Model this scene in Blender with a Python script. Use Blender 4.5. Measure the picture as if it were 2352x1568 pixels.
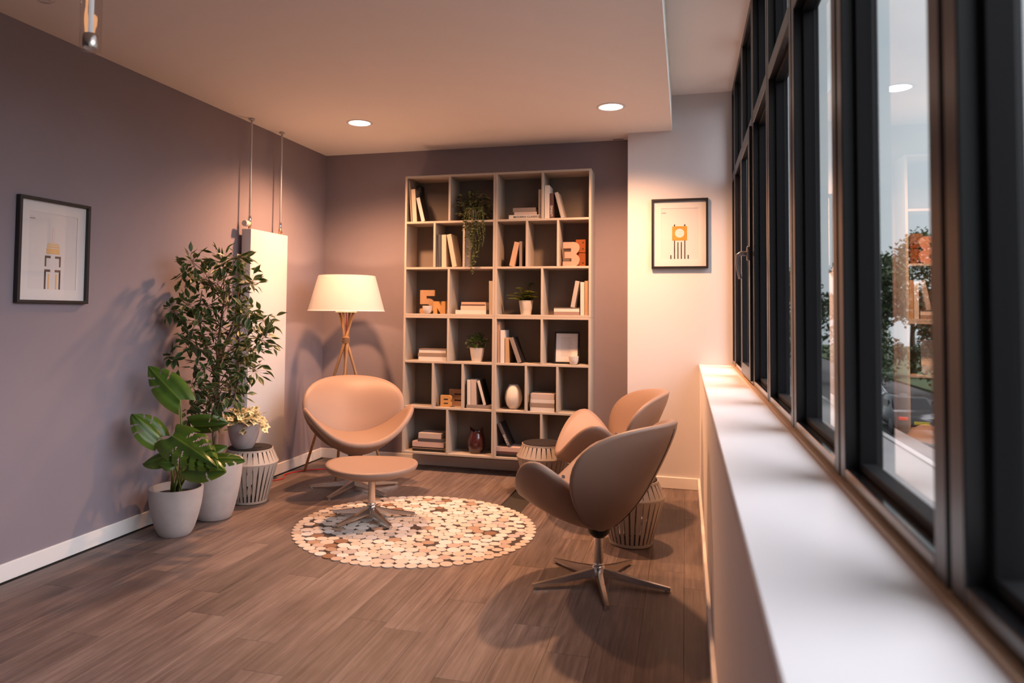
import bpy, bmesh, math, random
from mathutils import Vector, Matrix, Euler, noise

for _o in list(bpy.data.objects):
    bpy.data.objects.remove(_o, do_unlink=True)
SC = bpy.context.scene
COL = SC.collection
R = math.radians
random.seed(7)

# ---------------------------------------------------------------- camera
cam_d = bpy.data.cameras.new('camera'); cam = bpy.data.objects.new('camera', cam_d); COL.objects.link(cam)
SC.camera = cam
_r = Vector((0.96204995, 0.2726926, 0.00993142)); _u = Vector((0.00159348, -0.04200938, 0.99911595)); _f = Vector((-0.27286874, 0.96118362, 0.04084966))
_m = Matrix((( _r.x, _u.x, -_f.x, 3.128), (_r.y, _u.y, -_f.y, -5.9591), (_r.z, _u.z, -_f.z, 1.2988), (0, 0, 0, 1)))
cam.matrix_world = _m
cam_d.sensor_width = 36.0; cam_d.sensor_fit = 'HORIZONTAL'
cam_d.lens = 1685.6 / 2352 * 36
cam_d.shift_x = (1176 - 1097.3) / 2352
cam_d.shift_y = (648.7 - 784) / 2352
cam_d.clip_start = 0.02; cam_d.clip_end = 300
cam_d.dof.use_dof = True; cam_d.dof.focus_distance = 4.4; cam_d.dof.aperture_fstop = 2.6

# ---------------------------------------------------------------- world, daylight, exposure
SKY = 1.28
w = bpy.data.worlds.new('World'); SC.world = w; w.use_nodes = True
wn = w.node_tree.nodes; wl = w.node_tree.links
bg = wn['Background']
tc = wn.new('ShaderNodeTexCoord'); mp = wn.new('ShaderNodeMapping'); mp.inputs['Scale'].default_value = (1.6, 1.6, 4.0)
nz = wn.new('ShaderNodeTexNoise'); nz.inputs['Scale'].default_value = 2.2; nz.inputs['Detail'].default_value = 5
cr = wn.new('ShaderNodeValToRGB')
cr.color_ramp.elements[0].position = 0.32; cr.color_ramp.elements[0].color = (0.70, 0.79, 0.87, 1)
cr.color_ramp.elements[1].position = 0.70; cr.color_ramp.elements[1].color = (0.92, 0.95, 0.97, 1)
wl.new(tc.outputs['Generated'], mp.inputs['Vector']); wl.new(mp.outputs['Vector'], nz.inputs['Vector'])
wl.new(nz.outputs['Fac'], cr.inputs['Fac']); wl.new(cr.outputs['Color'], bg.inputs['Color'])
bg.inputs['Strength'].default_value = SKY
# pale evening sun, spread wide by the overcast
sd = bpy.data.lights.new('sun', 'SUN'); sun = bpy.data.objects.new('sun', sd); COL.objects.link(sun)
sd.energy = 7.6; sd.angle = R(72); sd.color = (0.97, 0.93, 1.0)
sun.rotation_euler = Vector((-0.74, 0.17, -0.62)).to_track_quat('-Z', 'Y').to_euler()
sun.location = (12, -4, 8)

SC.view_settings.view_transform = 'Standard'
SC.view_settings.look = 'None'
SC.view_settings.gamma = 1.0
SC.view_settings.use_curve_mapping = False
SC.view_settings.exposure = 0.02
SC.cycles.use_denoising = True
SC.cycles.max_bounces = 10
SC.cycles.diffuse_bounces = 6
SC.cycles.transparent_max_bounces = 16
SC.cycles.sample_clamp_indirect = 6.0
SC.cycles.caustics_reflective = False
SC.cycles.caustics_refractive = False
LAMP_W = 310.0
LAMP_COL = (1.0, 0.48, 0.235)

# ---------------------------------------------------------------- helpers
MATS = {}
def mat(name, col, rough=0.5, metal=0.0, var=0.0, vscale=8.0, bump=0.0, bscale=120.0, coat=0.0, spec=0.5, rnd=0.0, stretch=None, trans=0.0, sheen=0.0):
    if name in MATS: return MATS[name]
    m = bpy.data.materials.new(name); m.use_nodes = True
    n = m.node_tree.nodes; l = m.node_tree.links; b = n['Principled BSDF']
    b.inputs['Base Color'].default_value = (*col, 1); b.inputs['Roughness'].default_value = rough
    b.inputs['Metallic'].default_value = metal
    b.inputs['Specular IOR Level'].default_value = spec
    if coat: b.inputs['Coat Weight'].default_value = coat; b.inputs['Coat Roughness'].default_value = 0.15
    if sheen: b.inputs['Sheen Weight'].default_value = sheen
    if var or rnd or bump:
        t = n.new('ShaderNodeTexCoord'); src = t.outputs['Object']
        mpn = n.new('ShaderNodeMapping'); l.new(src, mpn.inputs['Vector'])
        if stretch: mpn.inputs['Scale'].default_value = stretch
        src = mpn.outputs['Vector']
        oi = n.new('ShaderNodeObjectInfo')
        off = n.new('ShaderNodeVectorMath'); off.operation = 'SCALE'; off.inputs[0].default_value = (37.0, 71.0, 13.0); l.new(oi.outputs['Random'], off.inputs['Scale'])
        ad = n.new('ShaderNodeVectorMath'); ad.operation = 'ADD'; l.new(src, ad.inputs[0]); l.new(off.outputs['Vector'], ad.inputs[1])
        src = ad.outputs['Vector']
    last = None
    if var:
        x = n.new('ShaderNodeTexNoise'); x.inputs['Scale'].default_value = vscale; x.inputs['Detail'].default_value = 6; l.new(src, x.inputs['Vector'])
        mr = n.new('ShaderNodeMapRange'); mr.inputs['From Min'].default_value = 0.25; mr.inputs['From Max'].default_value = 0.75
        mr.inputs['To Min'].default_value = 1 - var; mr.inputs['To Max'].default_value = 1 + var
        l.new(x.outputs['Fac'], mr.inputs['Value']); last = mr.outputs['Result']
    if rnd:
        mr = n.new('ShaderNodeMapRange'); mr.inputs['To Min'].default_value = 1 - rnd; mr.inputs['To Max'].default_value = 1 + rnd
        l.new(oi.outputs['Random'], mr.inputs['Value'])
        if last:
            mu = n.new('ShaderNodeMath'); mu.operation = 'MULTIPLY'; l.new(last, mu.inputs[0]); l.new(mr.outputs['Result'], mu.inputs[1]); last = mu.outputs[0]
        else: last = mr.outputs['Result']
    if last:
        sc_ = n.new('ShaderNodeVectorMath'); sc_.operation = 'SCALE'; sc_.inputs[0].default_value = col; l.new(last, sc_.inputs['Scale'])
        l.new(sc_.outputs['Vector'], b.inputs['Base Color'])
    if bump:
        x = n.new('ShaderNodeTexNoise'); x.inputs['Scale'].default_value = bscale; x.inputs['Detail'].default_value = 3; l.new(src, x.inputs['Vector'])
        bp = n.new('ShaderNodeBump'); bp.inputs['Strength'].default_value = bump; bp.inputs['Distance'].default_value = 0.002
        l.new(x.outputs['Fac'], bp.inputs['Height']); l.new(bp.outputs['Normal'], b.inputs['Normal'])
    MATS[name] = m
    return m

def emit(name, col, s):
    if name in MATS: return MATS[name]
    m = bpy.data.materials.new(name); m.use_nodes = True
    b = m.node_tree.nodes['Principled BSDF']; b.inputs['Base Color'].default_value = (*col, 1)
    b.inputs['Emission Color'].default_value = (*col, 1); b.inputs['Emission Strength'].default_value = s
    MATS[name] = m
    return m

def glass_mat(name, tint, f0, power=5.0):
    m = bpy.data.materials.new(name); m.use_nodes = True
    n = m.node_tree.nodes; l = m.node_tree.links; n.clear()
    o = n.new('ShaderNodeOutputMaterial'); mx = n.new('ShaderNodeMixShader'); tr = n.new('ShaderNodeBsdfTransparent'); gl = n.new('ShaderNodeBsdfGlossy'); lw = n.new('ShaderNodeLayerWeight')
    tr.inputs['Color'].default_value = (*tint, 1); gl.inputs['Roughness'].default_value = 0.0; lw.inputs['Blend'].default_value = 0.5
    pw = n.new('ShaderNodeMath'); pw.operation = 'POWER'; pw.inputs[1].default_value = power; l.new(lw.outputs['Facing'], pw.inputs[0])
    mr = n.new('ShaderNodeMapRange'); mr.inputs['To Min'].default_value = f0; mr.inputs['To Max'].default_value = 1.0; l.new(pw.outputs[0], mr.inputs['Value'])
    l.new(mr.outputs['Result'], mx.inputs['Fac']); l.new(tr.outputs[0], mx.inputs[1]); l.new(gl.outputs[0], mx.inputs[2]); l.new(mx.outputs[0], o.inputs['Surface'])
    MATS[name] = m
    return m

class MB:
    def __init__(s): s.v = []; s.f = []; s.a = []
    def add(s, vs, fs, attr=None):
        k = len(s.v); s.v += [Vector(p) for p in vs]; s.f += [tuple(i + k for i in f) for f in fs]
        s.a += (attr if attr else [0.0] * len(vs)); return s
    def box(s, lo, hi, M=None):
        x0, y0, z0 = lo; x1, y1, z1 = hi
        vs = [(x0,y0,z0),(x1,y0,z0),(x1,y1,z0),(x0,y1,z0),(x0,y0,z1),(x1,y0,z1),(x1,y1,z1),(x0,y1,z1)]
        if M: vs = [M @ Vector(p) for p in vs]
        return s.add(vs, [(0,3,2,1),(4,5,6,7),(0,1,5,4),(1,2,6,5),(2,3,7,6),(3,0,4,7)])
    def bbox(s, lo, hi, b=0.004, M=None, seg=1):
        bm = bmesh.new(); bmesh.ops.create_cube(bm, size=1)
        c = [(lo[i] + hi[i]) / 2 for i in range(3)]; d = [hi[i] - lo[i] for i in range(3)]
        for v in bm.verts: v.co = Vector([c[i] + v.co[i] * d[i] for i in range(3)])
        bmesh.ops.bevel(bm, geom=bm.edges[:], offset=min(b, min(d) * 0.45), segments=seg, affect='EDGES', profile=0.5)
        return s.bm(bm, M)
    def bm(s, bm, M=None):
        bm.verts.index_update()
        vs = [(M @ v.co if M else v.co.copy()) for v in bm.verts]; fs = [tuple(v.index for v in f.verts) for f in bm.faces]
        bm.free(); return s.add(vs, fs)
    def lathe(s, prof, n=32, c=(0,0,0), M=None, caps=(True, True)):
        vs = []; fs = []; k = len(prof)
        for r, z in prof:
            for i in range(n):
                a = 2 * math.pi * i / n; vs.append(Vector((c[0] + r * math.cos(a), c[1] + r * math.sin(a), c[2] + z)))
        for j in range(k - 1):
            for i in range(n):
                i2 = (i + 1) % n; fs.append((j*n+i, j*n+i2, (j+1)*n+i2, (j+1)*n+i))
        if caps[0]: fs.append(tuple(reversed(range(n))))
        if caps[1]: fs.append(tuple((k-1)*n + i for i in range(n)))
        if M: vs = [M @ p for p in vs]
        return s.add(vs, fs)
    def tube(s, pts, r, n=8, cap=True):
        pts = [Vector(p) for p in pts]; rs = r if isinstance(r, (list, tuple)) else [r] * len(pts)
        vs = []; fs = []
        up = None
        for i, p in enumerate(pts):
            t = (pts[min(i+1, len(pts)-1)] - pts[max(i-1, 0)]).normalized()
            if up is None: up = t.orthogonal().normalized()
            up = (up - t * up.dot(t)).normalized(); sd_ = t.cross(up)
            for k in range(n):
                a = 2 * math.pi * k / n; vs.append(p + (up * math.cos(a) + sd_ * math.sin(a)) * rs[i])
        for i in range(len(pts) - 1):
            for k in range(n):
                k2 = (k + 1) % n; fs.append((i*n+k, i*n+k2, (i+1)*n+k2, (i+1)*n+k))
        if cap: fs.append(tuple(reversed(range(n)))); fs.append(tuple((len(pts)-1)*n + k for k in range(n)))
        return s.add(vs, fs)
    def prism(s, poly, y0, y1, M=None):
        # polygon in xz, extruded along y
        k = len(poly); vs = [Vector((x, y0, z)) for x, z in poly] + [Vector((x, y1, z)) for x, z in poly]
        fs = [tuple(range(k)), tuple(reversed(range(k, 2*k)))] + [(i, i + k, (i+1) % k + k, (i+1) % k) for i in range(k)]
        if M: vs = [M @ p for p in vs]
        return s.add(vs, fs)
    def mesh(s, name, smooth=False, fix=True):
        me = bpy.data.meshes.new(name); me.from_pydata([tuple(v) for v in s.v], [], s.f)
        if any(s.a):
            at = me.attributes.new('rim', 'FLOAT', 'POINT'); at.data.foreach_set('value', s.a)
        if fix:
            bm = bmesh.new(); bm.from_mesh(me); bmesh.ops.recalc_face_normals(bm, faces=bm.faces[:]); bm.to_mesh(me); bm.free()
        if smooth:
            me.polygons.foreach_set('use_smooth', [True] * len(me.polygons))
        me.update(); return me
    def build(s, name, m, parent=None, smooth=False, auto=None, fix=True, loc=None, rot=None):
        me = s.mesh(name, smooth or auto is not None, fix)
        if auto is not None: sharpen(me, auto)
        return put(name, me, m, parent, loc, rot)

def sharpen(me, deg):
    bm = bmesh.new(); bm.from_mesh(me); c = R(deg)
    for e in bm.edges:
        e.smooth = not (len(e.link_faces) == 2 and e.calc_face_angle(0) > c) and len(e.link_faces) == 2
    bm.to_mesh(me); bm.free()

def put(name, me, m=None, parent=None, loc=None, rot=None):
    o = bpy.data.objects.new(name, me); COL.objects.link(o)
    if m is not None:
        if len(me.materials) == 0: me.materials.append(MATS[m] if isinstance(m, str) else m)
    if parent: o.parent = parent
    if loc is not None: o.location = loc
    if rot is not None: o.rotation_euler = rot
    return o

def thing(name, label, cat, loc=(0,0,0), rz=0.0, group=None):
    o = bpy.data.objects.new(name, None); COL.objects.link(o); o.empty_display_size = 0.05
    o.location = loc; o.rotation_euler = (0, 0, rz); return tag(o, label, cat, group)
def tag(o, label, cat, group=None):
    o['label'] = label; o['category'] = cat
    if group: o['group'] = group
    return o
def struct(o): o['kind'] = 'structure'; return o
def stuff(o): o['kind'] = 'stuff'; return o
def dup(root, loc, rz, label):
    r = root.copy(); COL.objects.link(r); r.location = loc; r.rotation_euler = (0, 0, rz); r['label'] = label
    for ch in list(root.children):
        c = ch.copy(); COL.objects.link(c); c.parent = r
        for g in list(ch.children):
            d = g.copy(); COL.objects.link(d); d.parent = c
    return r
def lettering(name, txt, size, m, parent, M, w=None, extrude=0.0003):
    cu = bpy.data.curves.new(name, 'FONT'); cu.body = txt; cu.size = size; cu.align_x = 'CENTER'; cu.align_y = 'CENTER'; cu.extrude = extrude; cu.offset = size * 0.018
    o = bpy.data.objects.new(name, cu); COL.objects.link(o)
    dg = bpy.context.evaluated_depsgraph_get(); me = bpy.data.meshes.new_from_object(o.evaluated_get(dg))
    bpy.data.objects.remove(o); bpy.data.curves.remove(cu)
    xs = [v.co.x for v in me.vertices]; k = (w / (max(xs) - min(xs))) if w else 1.0
    me.transform(M @ Matrix.Diagonal((k, 1, 1, 1)))
    me.materials.clear()
    return put(name, me, m, parent)

# ---------------------------------------------------------------- materials
mat('wall_grey', (0.245, 0.208, 0.240), 0.85, var=0.03, vscale=3, bump=0.05, bscale=300)
mat('wall_white', (0.63, 0.605, 0.62), 0.8, bump=0.05, bscale=300)
mat('dado_white', (0.84, 0.80, 0.78), 0.75)
mat('ceiling_white', (0.88, 0.845, 0.82), 0.9)
mat('trim_white', (0.82, 0.80, 0.79), 0.45)
mat('sill_white', (0.70, 0.685, 0.695), 0.35)
mat('frame_dark', (0.008, 0.007, 0.008), 0.34, spec=0.42)
mat('bead_black', (0.006, 0.006, 0.007), 0.6, spec=0.12)
mat('frame_gloss', (0.008, 0.008, 0.009), 0.12, spec=0.6)
mat('gasket', (0.008, 0.008, 0.008), 0.6)
mat('shelf_paint', (0.41, 0.355, 0.305), 0.5)
mat('shelf_back', (0.185, 0.155, 0.135), 0.7)
mat('leather', (0.270, 0.178, 0.135), 0.48, bump=0.12, bscale=500, spec=0.4)
mat('steel', (0.62, 0.58, 0.54), 0.22, metal=1.0)
mat('chrome', (0.8, 0.79, 0.78), 0.12, metal=1.0)
mat('brass', (0.72, 0.45, 0.26), 0.28, metal=1.0)
mat('black_plastic', (0.012, 0.012, 0.013), 0.4)
mat('black_frame', (0.014, 0.012, 0.012), 0.38)
mat('pot_grey', (0.41, 0.37, 0.36), 0.75, var=0.07, vscale=14, bump=0.15, bscale=90)
mat('pot_mauve', (0.29, 0.255, 0.26), 0.6, var=0.05, vscale=14)
mat('soil', (0.02, 0.016, 0.013), 0.95, bump=0.8, bscale=60)
mat('slat', (0.37, 0.32, 0.28), 0.55)
mat('stool_top', (0.020, 0.016, 0.016), 0.75, bump=0.1, bscale=200, spec=0.2)
mat('radiator_white', (0.56, 0.56, 0.585), 0.35)
mat('lamp_wood', (0.44, 0.225, 0.09), 0.45, var=0.15, vscale=12, stretch=(1, 1, 0.1))
mat('rope', (0.30, 0.17, 0.085), 0.9, bump=0.6, bscale=200)
mat('red_cord', (0.62, 0.012, 0.010), 0.5)
mat('paper', (0.66, 0.635, 0.645), 0.8)
mat('mount', (0.70, 0.68, 0.685), 0.8)
mat('ink', (0.022, 0.016, 0.016), 0.6)
mat('ink_brown', (0.11, 0.06, 0.055), 0.6)
mat('gold_foil', (0.70, 0.38, 0.07), 0.35, metal=0.35, var=0.12, vscale=30)
mat('gold_light', (0.72, 0.46, 0.20), 0.45, metal=0.2)
mat('pale_line', (0.66, 0.58, 0.58), 0.8)
mat('white_ceramic', (0.60, 0.56, 0.53), 0.35)
mat('white_tin', (0.56, 0.53, 0.50), 0.4)
mat('dark_glass', (0.045, 0.011, 0.012), 0.1, coat=0.6)
mat('letter_peach', (0.52, 0.255, 0.195), 0.5)
mat('letter_rust', (0.24, 0.062, 0.010), 0.5, var=0.2, vscale=9, stretch=(1, 1, 0.15))
mat('letter_tan', (0.36, 0.215, 0.12), 0.6, var=0.1, vscale=10, stretch=(1, 1, 0.2))
mat('letter_wood', (0.46, 0.25, 0.09), 0.5, var=0.12, vscale=10, stretch=(0.2, 1, 1))
mat('letter_brown', (0.36, 0.21, 0.125), 0.6, var=0.15, vscale=12, stretch=(0.15, 1, 1))
mat('pages', (0.56, 0.51, 0.47), 0.85, var=0.08, vscale=260, stretch=(1, 1, 0.05))
BC = dict(taupe=(0.238, 0.178, 0.142), black=(0.010, 0.009, 0.010), cream=(0.488, 0.409, 0.330), white=(0.528, 0.502, 0.482), pinkwhite=(0.436, 0.360, 0.330), greybrown=(0.204, 0.170, 0.157),
          greywhite=(0.356, 0.317, 0.294), plum=(0.072, 0.034, 0.036), navy=(0.051, 0.055, 0.072), peach=(0.436, 0.284, 0.198), brownpink=(0.255, 0.174, 0.153), tan=(0.383, 0.251, 0.145),
          pink=(0.475, 0.343, 0.310), slate=(0.072, 0.064, 0.072), brown=(0.187, 0.132, 0.102))
for k_, v_ in BC.items(): mat('book_' + k_, v_, 0.55, bump=0.04, bscale=400)
glass_mat('window_glass', (0.92, 0.95, 0.95), 0.10, 3.0)
glass_mat('picture_glass', (0.98, 0.98, 0.98), 0.035)
emit('lamp_disc', (1.0, 0.90, 0.80), 14.0)

def leaf_mat(name, c0, c1, rough=0.45, rnd=0.3, trans=0.25, p0=0.45, p1=0.95):
    m = bpy.data.materials.new(name); m.use_nodes = True
    n = m.node_tree.nodes; l = m.node_tree.links; b = n['Principled BSDF']; b.inputs['Roughness'].default_value = rough
    at = n.new('ShaderNodeAttribute'); at.attribute_name = 'rim'
    ra = n.new('ShaderNodeValToRGB'); ra.color_ramp.elements[0].position = p0; ra.color_ramp.elements[0].color = (*c0, 1); ra.color_ramp.elements[1].position = p1; ra.color_ramp.elements[1].color = (*c1, 1)
    l.new(at.outputs['Fac'], ra.inputs['Fac'])
    oi = n.new('ShaderNodeObjectInfo'); mr = n.new('ShaderNodeMapRange'); mr.inputs['To Min'].default_value = 1 - rnd; mr.inputs['To Max'].default_value = 1 + rnd; l.new(oi.outputs['Random'], mr.inputs['Value'])
    g = n.new('ShaderNodeNewGeometry'); nn = n.new('ShaderNodeTexNoise'); nn.inputs['Scale'].default_value = 9.0; l.new(g.outputs['Position'], nn.inputs['Vector'])
    m2 = n.new('ShaderNodeMapRange'); m2.inputs['From Min'].default_value = 0.3; m2.inputs['From Max'].default_value = 0.7; m2.inputs['To Min'].default_value = 0.7; m2.inputs['To Max'].default_value = 1.3; l.new(nn.outputs['Fac'], m2.inputs['Value'])
    mu = n.new('ShaderNodeMath'); mu.operation = 'MULTIPLY'; l.new(mr.outputs['Result'], mu.inputs[0]); l.new(m2.outputs['Result'], mu.inputs[1])
    sc_ = n.new('ShaderNodeVectorMath'); sc_.operation = 'SCALE'; l.new(ra.outputs['Color'], sc_.inputs[0]); l.new(mu.outputs[0], sc_.inputs['Scale'])
    l.new(sc_.outputs['Vector'], b.inputs['Base Color'])
    tl = n.new('ShaderNodeBsdfTranslucent'); l.new(sc_.outputs['Vector'], tl.inputs['Color'])
    mx = n.new('ShaderNodeMixShader'); mx.inputs['Fac'].default_value = trans
    out = n['Material Output']; l.new(b.outputs[0], mx.inputs[1]); l.new(tl.outputs[0], mx.inputs[2]); l.new(mx.outputs[0], out.inputs['Surface'])
    MATS[name] = m
    return m
leaf_mat('ficus_leaf', (0.038, 0.072, 0.022), (0.30, 0.30, 0.13), rnd=0.35, p0=0.55, p1=1.0)
leaf_mat('monstera_leaf', (0.045, 0.095, 0.010), (0.11, 0.18, 0.02), rough=0.32, rnd=0.3)
leaf_mat('ivy_leaf', (0.10, 0.13, 0.05), (0.74, 0.66, 0.42), rnd=0.3, p0=0.2, p1=0.75)
leaf_mat('trail_leaf', (0.045, 0.065, 0.022), (0.22, 0.22, 0.10), rnd=0.3, p0=0.3, p1=1.0)
leaf_mat('fern_leaf', (0.10, 0.14, 0.015), (0.24, 0.25, 0.03), rnd=0.3)
leaf_mat('bush_leaf', (0.022, 0.05, 0.008), (0.05, 0.09, 0.015), rnd=0.2)
leaf_mat('tree_leaf', (0.05, 0.085, 0.03), (0.13, 0.14, 0.05), rnd=0.3, trans=0.15)
leaf_mat('tree_leaf_rust', (0.10, 0.085, 0.03), (0.34, 0.12, 0.04), rnd=0.3, trans=0.15)
mat('stem_green', (0.15, 0.21, 0.04), 0.5)
mat('bark', (0.16, 0.10, 0.065), 0.85, var=0.3, vscale=40, bump=0.4, bscale=60)

# oak plank floor
def floor_mat():
    m = bpy.data.materials.new('floor_plank'); m.use_nodes = True
    n = m.node_tree.nodes; l = m.node_tree.links; b = n['Principled BSDF']
    g = n.new('ShaderNodeNewGeometry'); oi = n.new('ShaderNodeObjectInfo')
    off = n.new('ShaderNodeVectorMath'); off.operation = 'SCALE'; off.inputs[0].default_value = (17, 43, 9); l.new(oi.outputs['Random'], off.inputs['Scale'])
    ad = n.new('ShaderNodeVectorMath'); l.new(g.outputs['Position'], ad.inputs[0]); l.new(off.outputs['Vector'], ad.inputs[1])
    def noise(scale3, sc, det, rgh=0.5):
        mp_ = n.new('ShaderNodeMapping'); mp_.inputs['Scale'].default_value = scale3; l.new(ad.outputs['Vector'], mp_.inputs['Vector'])
        x = n.new('ShaderNodeTexNoise'); x.inputs['Scale'].default_value = sc; x.inputs['Detail'].default_value = det; x.inputs['Roughness'].default_value = rgh
        x.inputs['Distortion'].default_value = 0.6
        l.new(mp_.outputs['Vector'], x.inputs['Vector']); return x.outputs['Fac']
    fine = noise((70, 2.4, 1), 1.0, 8, 0.68); broad = noise((9, 0.9, 1), 1.0, 4); blot = noise((3.0, 1.6, 1), 1.3, 5, 0.6)
    r1 = n.new('ShaderNodeValToRGB'); e = r1.color_ramp.elements; e[0].position = 0.36; e[0].color = (0.058, 0.038, 0.033, 1); e[1].position = 0.64; e[1].color = (0.235, 0.178, 0.156, 1)
    x = r1.color_ramp.elements.new(0.50); x.color = (0.136, 0.099, 0.087, 1)
    a1 = n.new('ShaderNodeMath'); a1.operation = 'MULTIPLY'; a1.inputs[1].default_value = 0.5; l.new(fine, a1.inputs[0])
    a2 = n.new('ShaderNodeMath'); a2.operation = 'MULTIPLY_ADD'; a2.inputs[1].default_value = 0.28; l.new(broad, a2.inputs[0]); l.new(a1.outputs[0], a2.inputs[2])
    a3 = n.new('ShaderNodeMath'); a3.operation = 'MULTIPLY_ADD'; a3.inputs[1].default_value = 0.22; l.new(blot, a3.inputs[0]); l.new(a2.outputs[0], a3.inputs[2])
    l.new(a3.outputs[0], r1.inputs['Fac'])
    mr = n.new('ShaderNodeMapRange'); mr.inputs['To Min'].default_value = 0.78; mr.inputs['To Max'].default_value = 1.28; l.new(oi.outputs['Random'], mr.inputs['Value'])
    sc_ = n.new('ShaderNodeVectorMath'); sc_.operation = 'SCALE'; l.new(r1.outputs['Color'], sc_.inputs[0]); l.new(mr.outputs['Result'], sc_.inputs['Scale'])
    l.new(sc_.outputs['Vector'], b.inputs['Base Color'])
    rr = n.new('ShaderNodeMapRange'); rr.inputs['To Min'].default_value = 0.38; rr.inputs['To Max'].default_value = 0.62; l.new(fine, rr.inputs['Value']); l.new(rr.outputs['Result'], b.inputs['Roughness'])
    bp = n.new('ShaderNodeBump'); bp.inputs['Strength'].default_value = 0.25; bp.inputs['Distance'].default_value = 0.001; l.new(fine, bp.inputs['Height']); l.new(bp.outputs['Normal'], b.inputs['Normal'])
    MATS['floor_plank'] = m
floor_mat()
mat('floor_core', (0.03, 0.024, 0.02), 0.9)
# ================================================================ room shell
H = 2.70; YF = -8.6; XP = 2.697; YP = -0.219; XB = 3.028; XS = 3.226; ZS = 0.930; XW = 3.4595; ZU = 2.9725
floor = struct(MB().box((-0.1, YF - 0.1, -0.06), (3.6, 0.1, -0.008)).build('floor', 'floor_core'))
PW = 0.171; PL = 1.22
plank_me = {}
def plank_mesh(wd, ln):
    key = (round(wd, 3), round(ln, 3))
    if key not in plank_me:
        g = 0.0003
        me = MB().bbox((g, g, -0.008), (wd - g, ln - g, 0.0), 0.0007).mesh('plank'); me.materials.append(MATS['floor_plank']); plank_me[key] = me
    return plank_me[key]
x_edges = []; x = 3.118 - 18 * PW
while x < XS: x_edges.append(x); x += PW
offs = {}
for i, x0 in enumerate(x_edges):
    xa = max(x0, 0.0); xb = min(x0 + PW, XS)
    if xb - xa < 0.01: continue
    k = i - (len(x_edges) - 9)
    y = -3.10 + PL if i == 11 else 0.0 - ((i * 0.437 + 0.13 * (i % 3)) % 1.0) * PL + PL
    y1 = y
    while y1 - PL > 0: y1 -= PL
    while y1 > YF:
        top = min(y1, 0.0); bot = max(y1 - PL, YF)
        if top - bot > 0.02: put('plank', plank_mesh(xb - xa, top - bot), None, floor, (xa, bot, 0))
        y1 -= PL

struct(MB().box((-0.1, YF, 0), (0, 0.1, 3.0)).build('wall_left', 'wall_grey'))
struct(MB().box((0, 0, 0), (XP, 0.1, 3.0)).build('wall_back', 'wall_grey'))
struct(MB().box((XP, YP, 0), (3.62, 0.1, 3.05)).build('wall_pier', 'wall_white'))
struct(MB().box((-0.1, YF - 0.1, 0), (3.62, YF, 3.05)).build('wall_front', 'wall_grey'))
struct(MB().box((XS, YF, 0), (3.60, YP, ZS - 0.028)).build('wall_right', 'dado_white'))
struct(MB().box((-0.1, YF - 0.1, H), (XB, 0.1, 3.05)).build('ceiling', 'ceiling_white'))
struct(MB().box((XB, YF - 0.1, ZU), (3.66, YP, 3.05)).build('ceiling_upper', 'ceiling_white'))
struct(MB().bbox((XS - 0.006, YF, ZS - 0.028), (XW + 0.02, YP, ZS), 0.003).build('trim_1', 'sill_white'))
struct(MB().box((XW - 0.012, YF, ZS), (XW + 0.01, YP, ZS + 0.010)).build('trim_2', mat('seal_beige', (0.45, 0.30, 0.20), 0.6)))
HB = 0.0855; BT = 0.016
def skirting(name, lo, hi): return struct(MB().bbox(lo, hi, 0.003).build(name, 'trim_white'))
skirting('baseboard_left', (0, YF, 0), (BT, -BT, HB))
skirting('baseboard_back', (0, -BT, 0), (XP, 0, HB))
skirting('baseboard_pier', (XP, YP - BT, 0), (XS - BT, YP, HB))
skirting('baseboard_right', (XS - BT, YF, 0), (XS, YP, HB))

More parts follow.
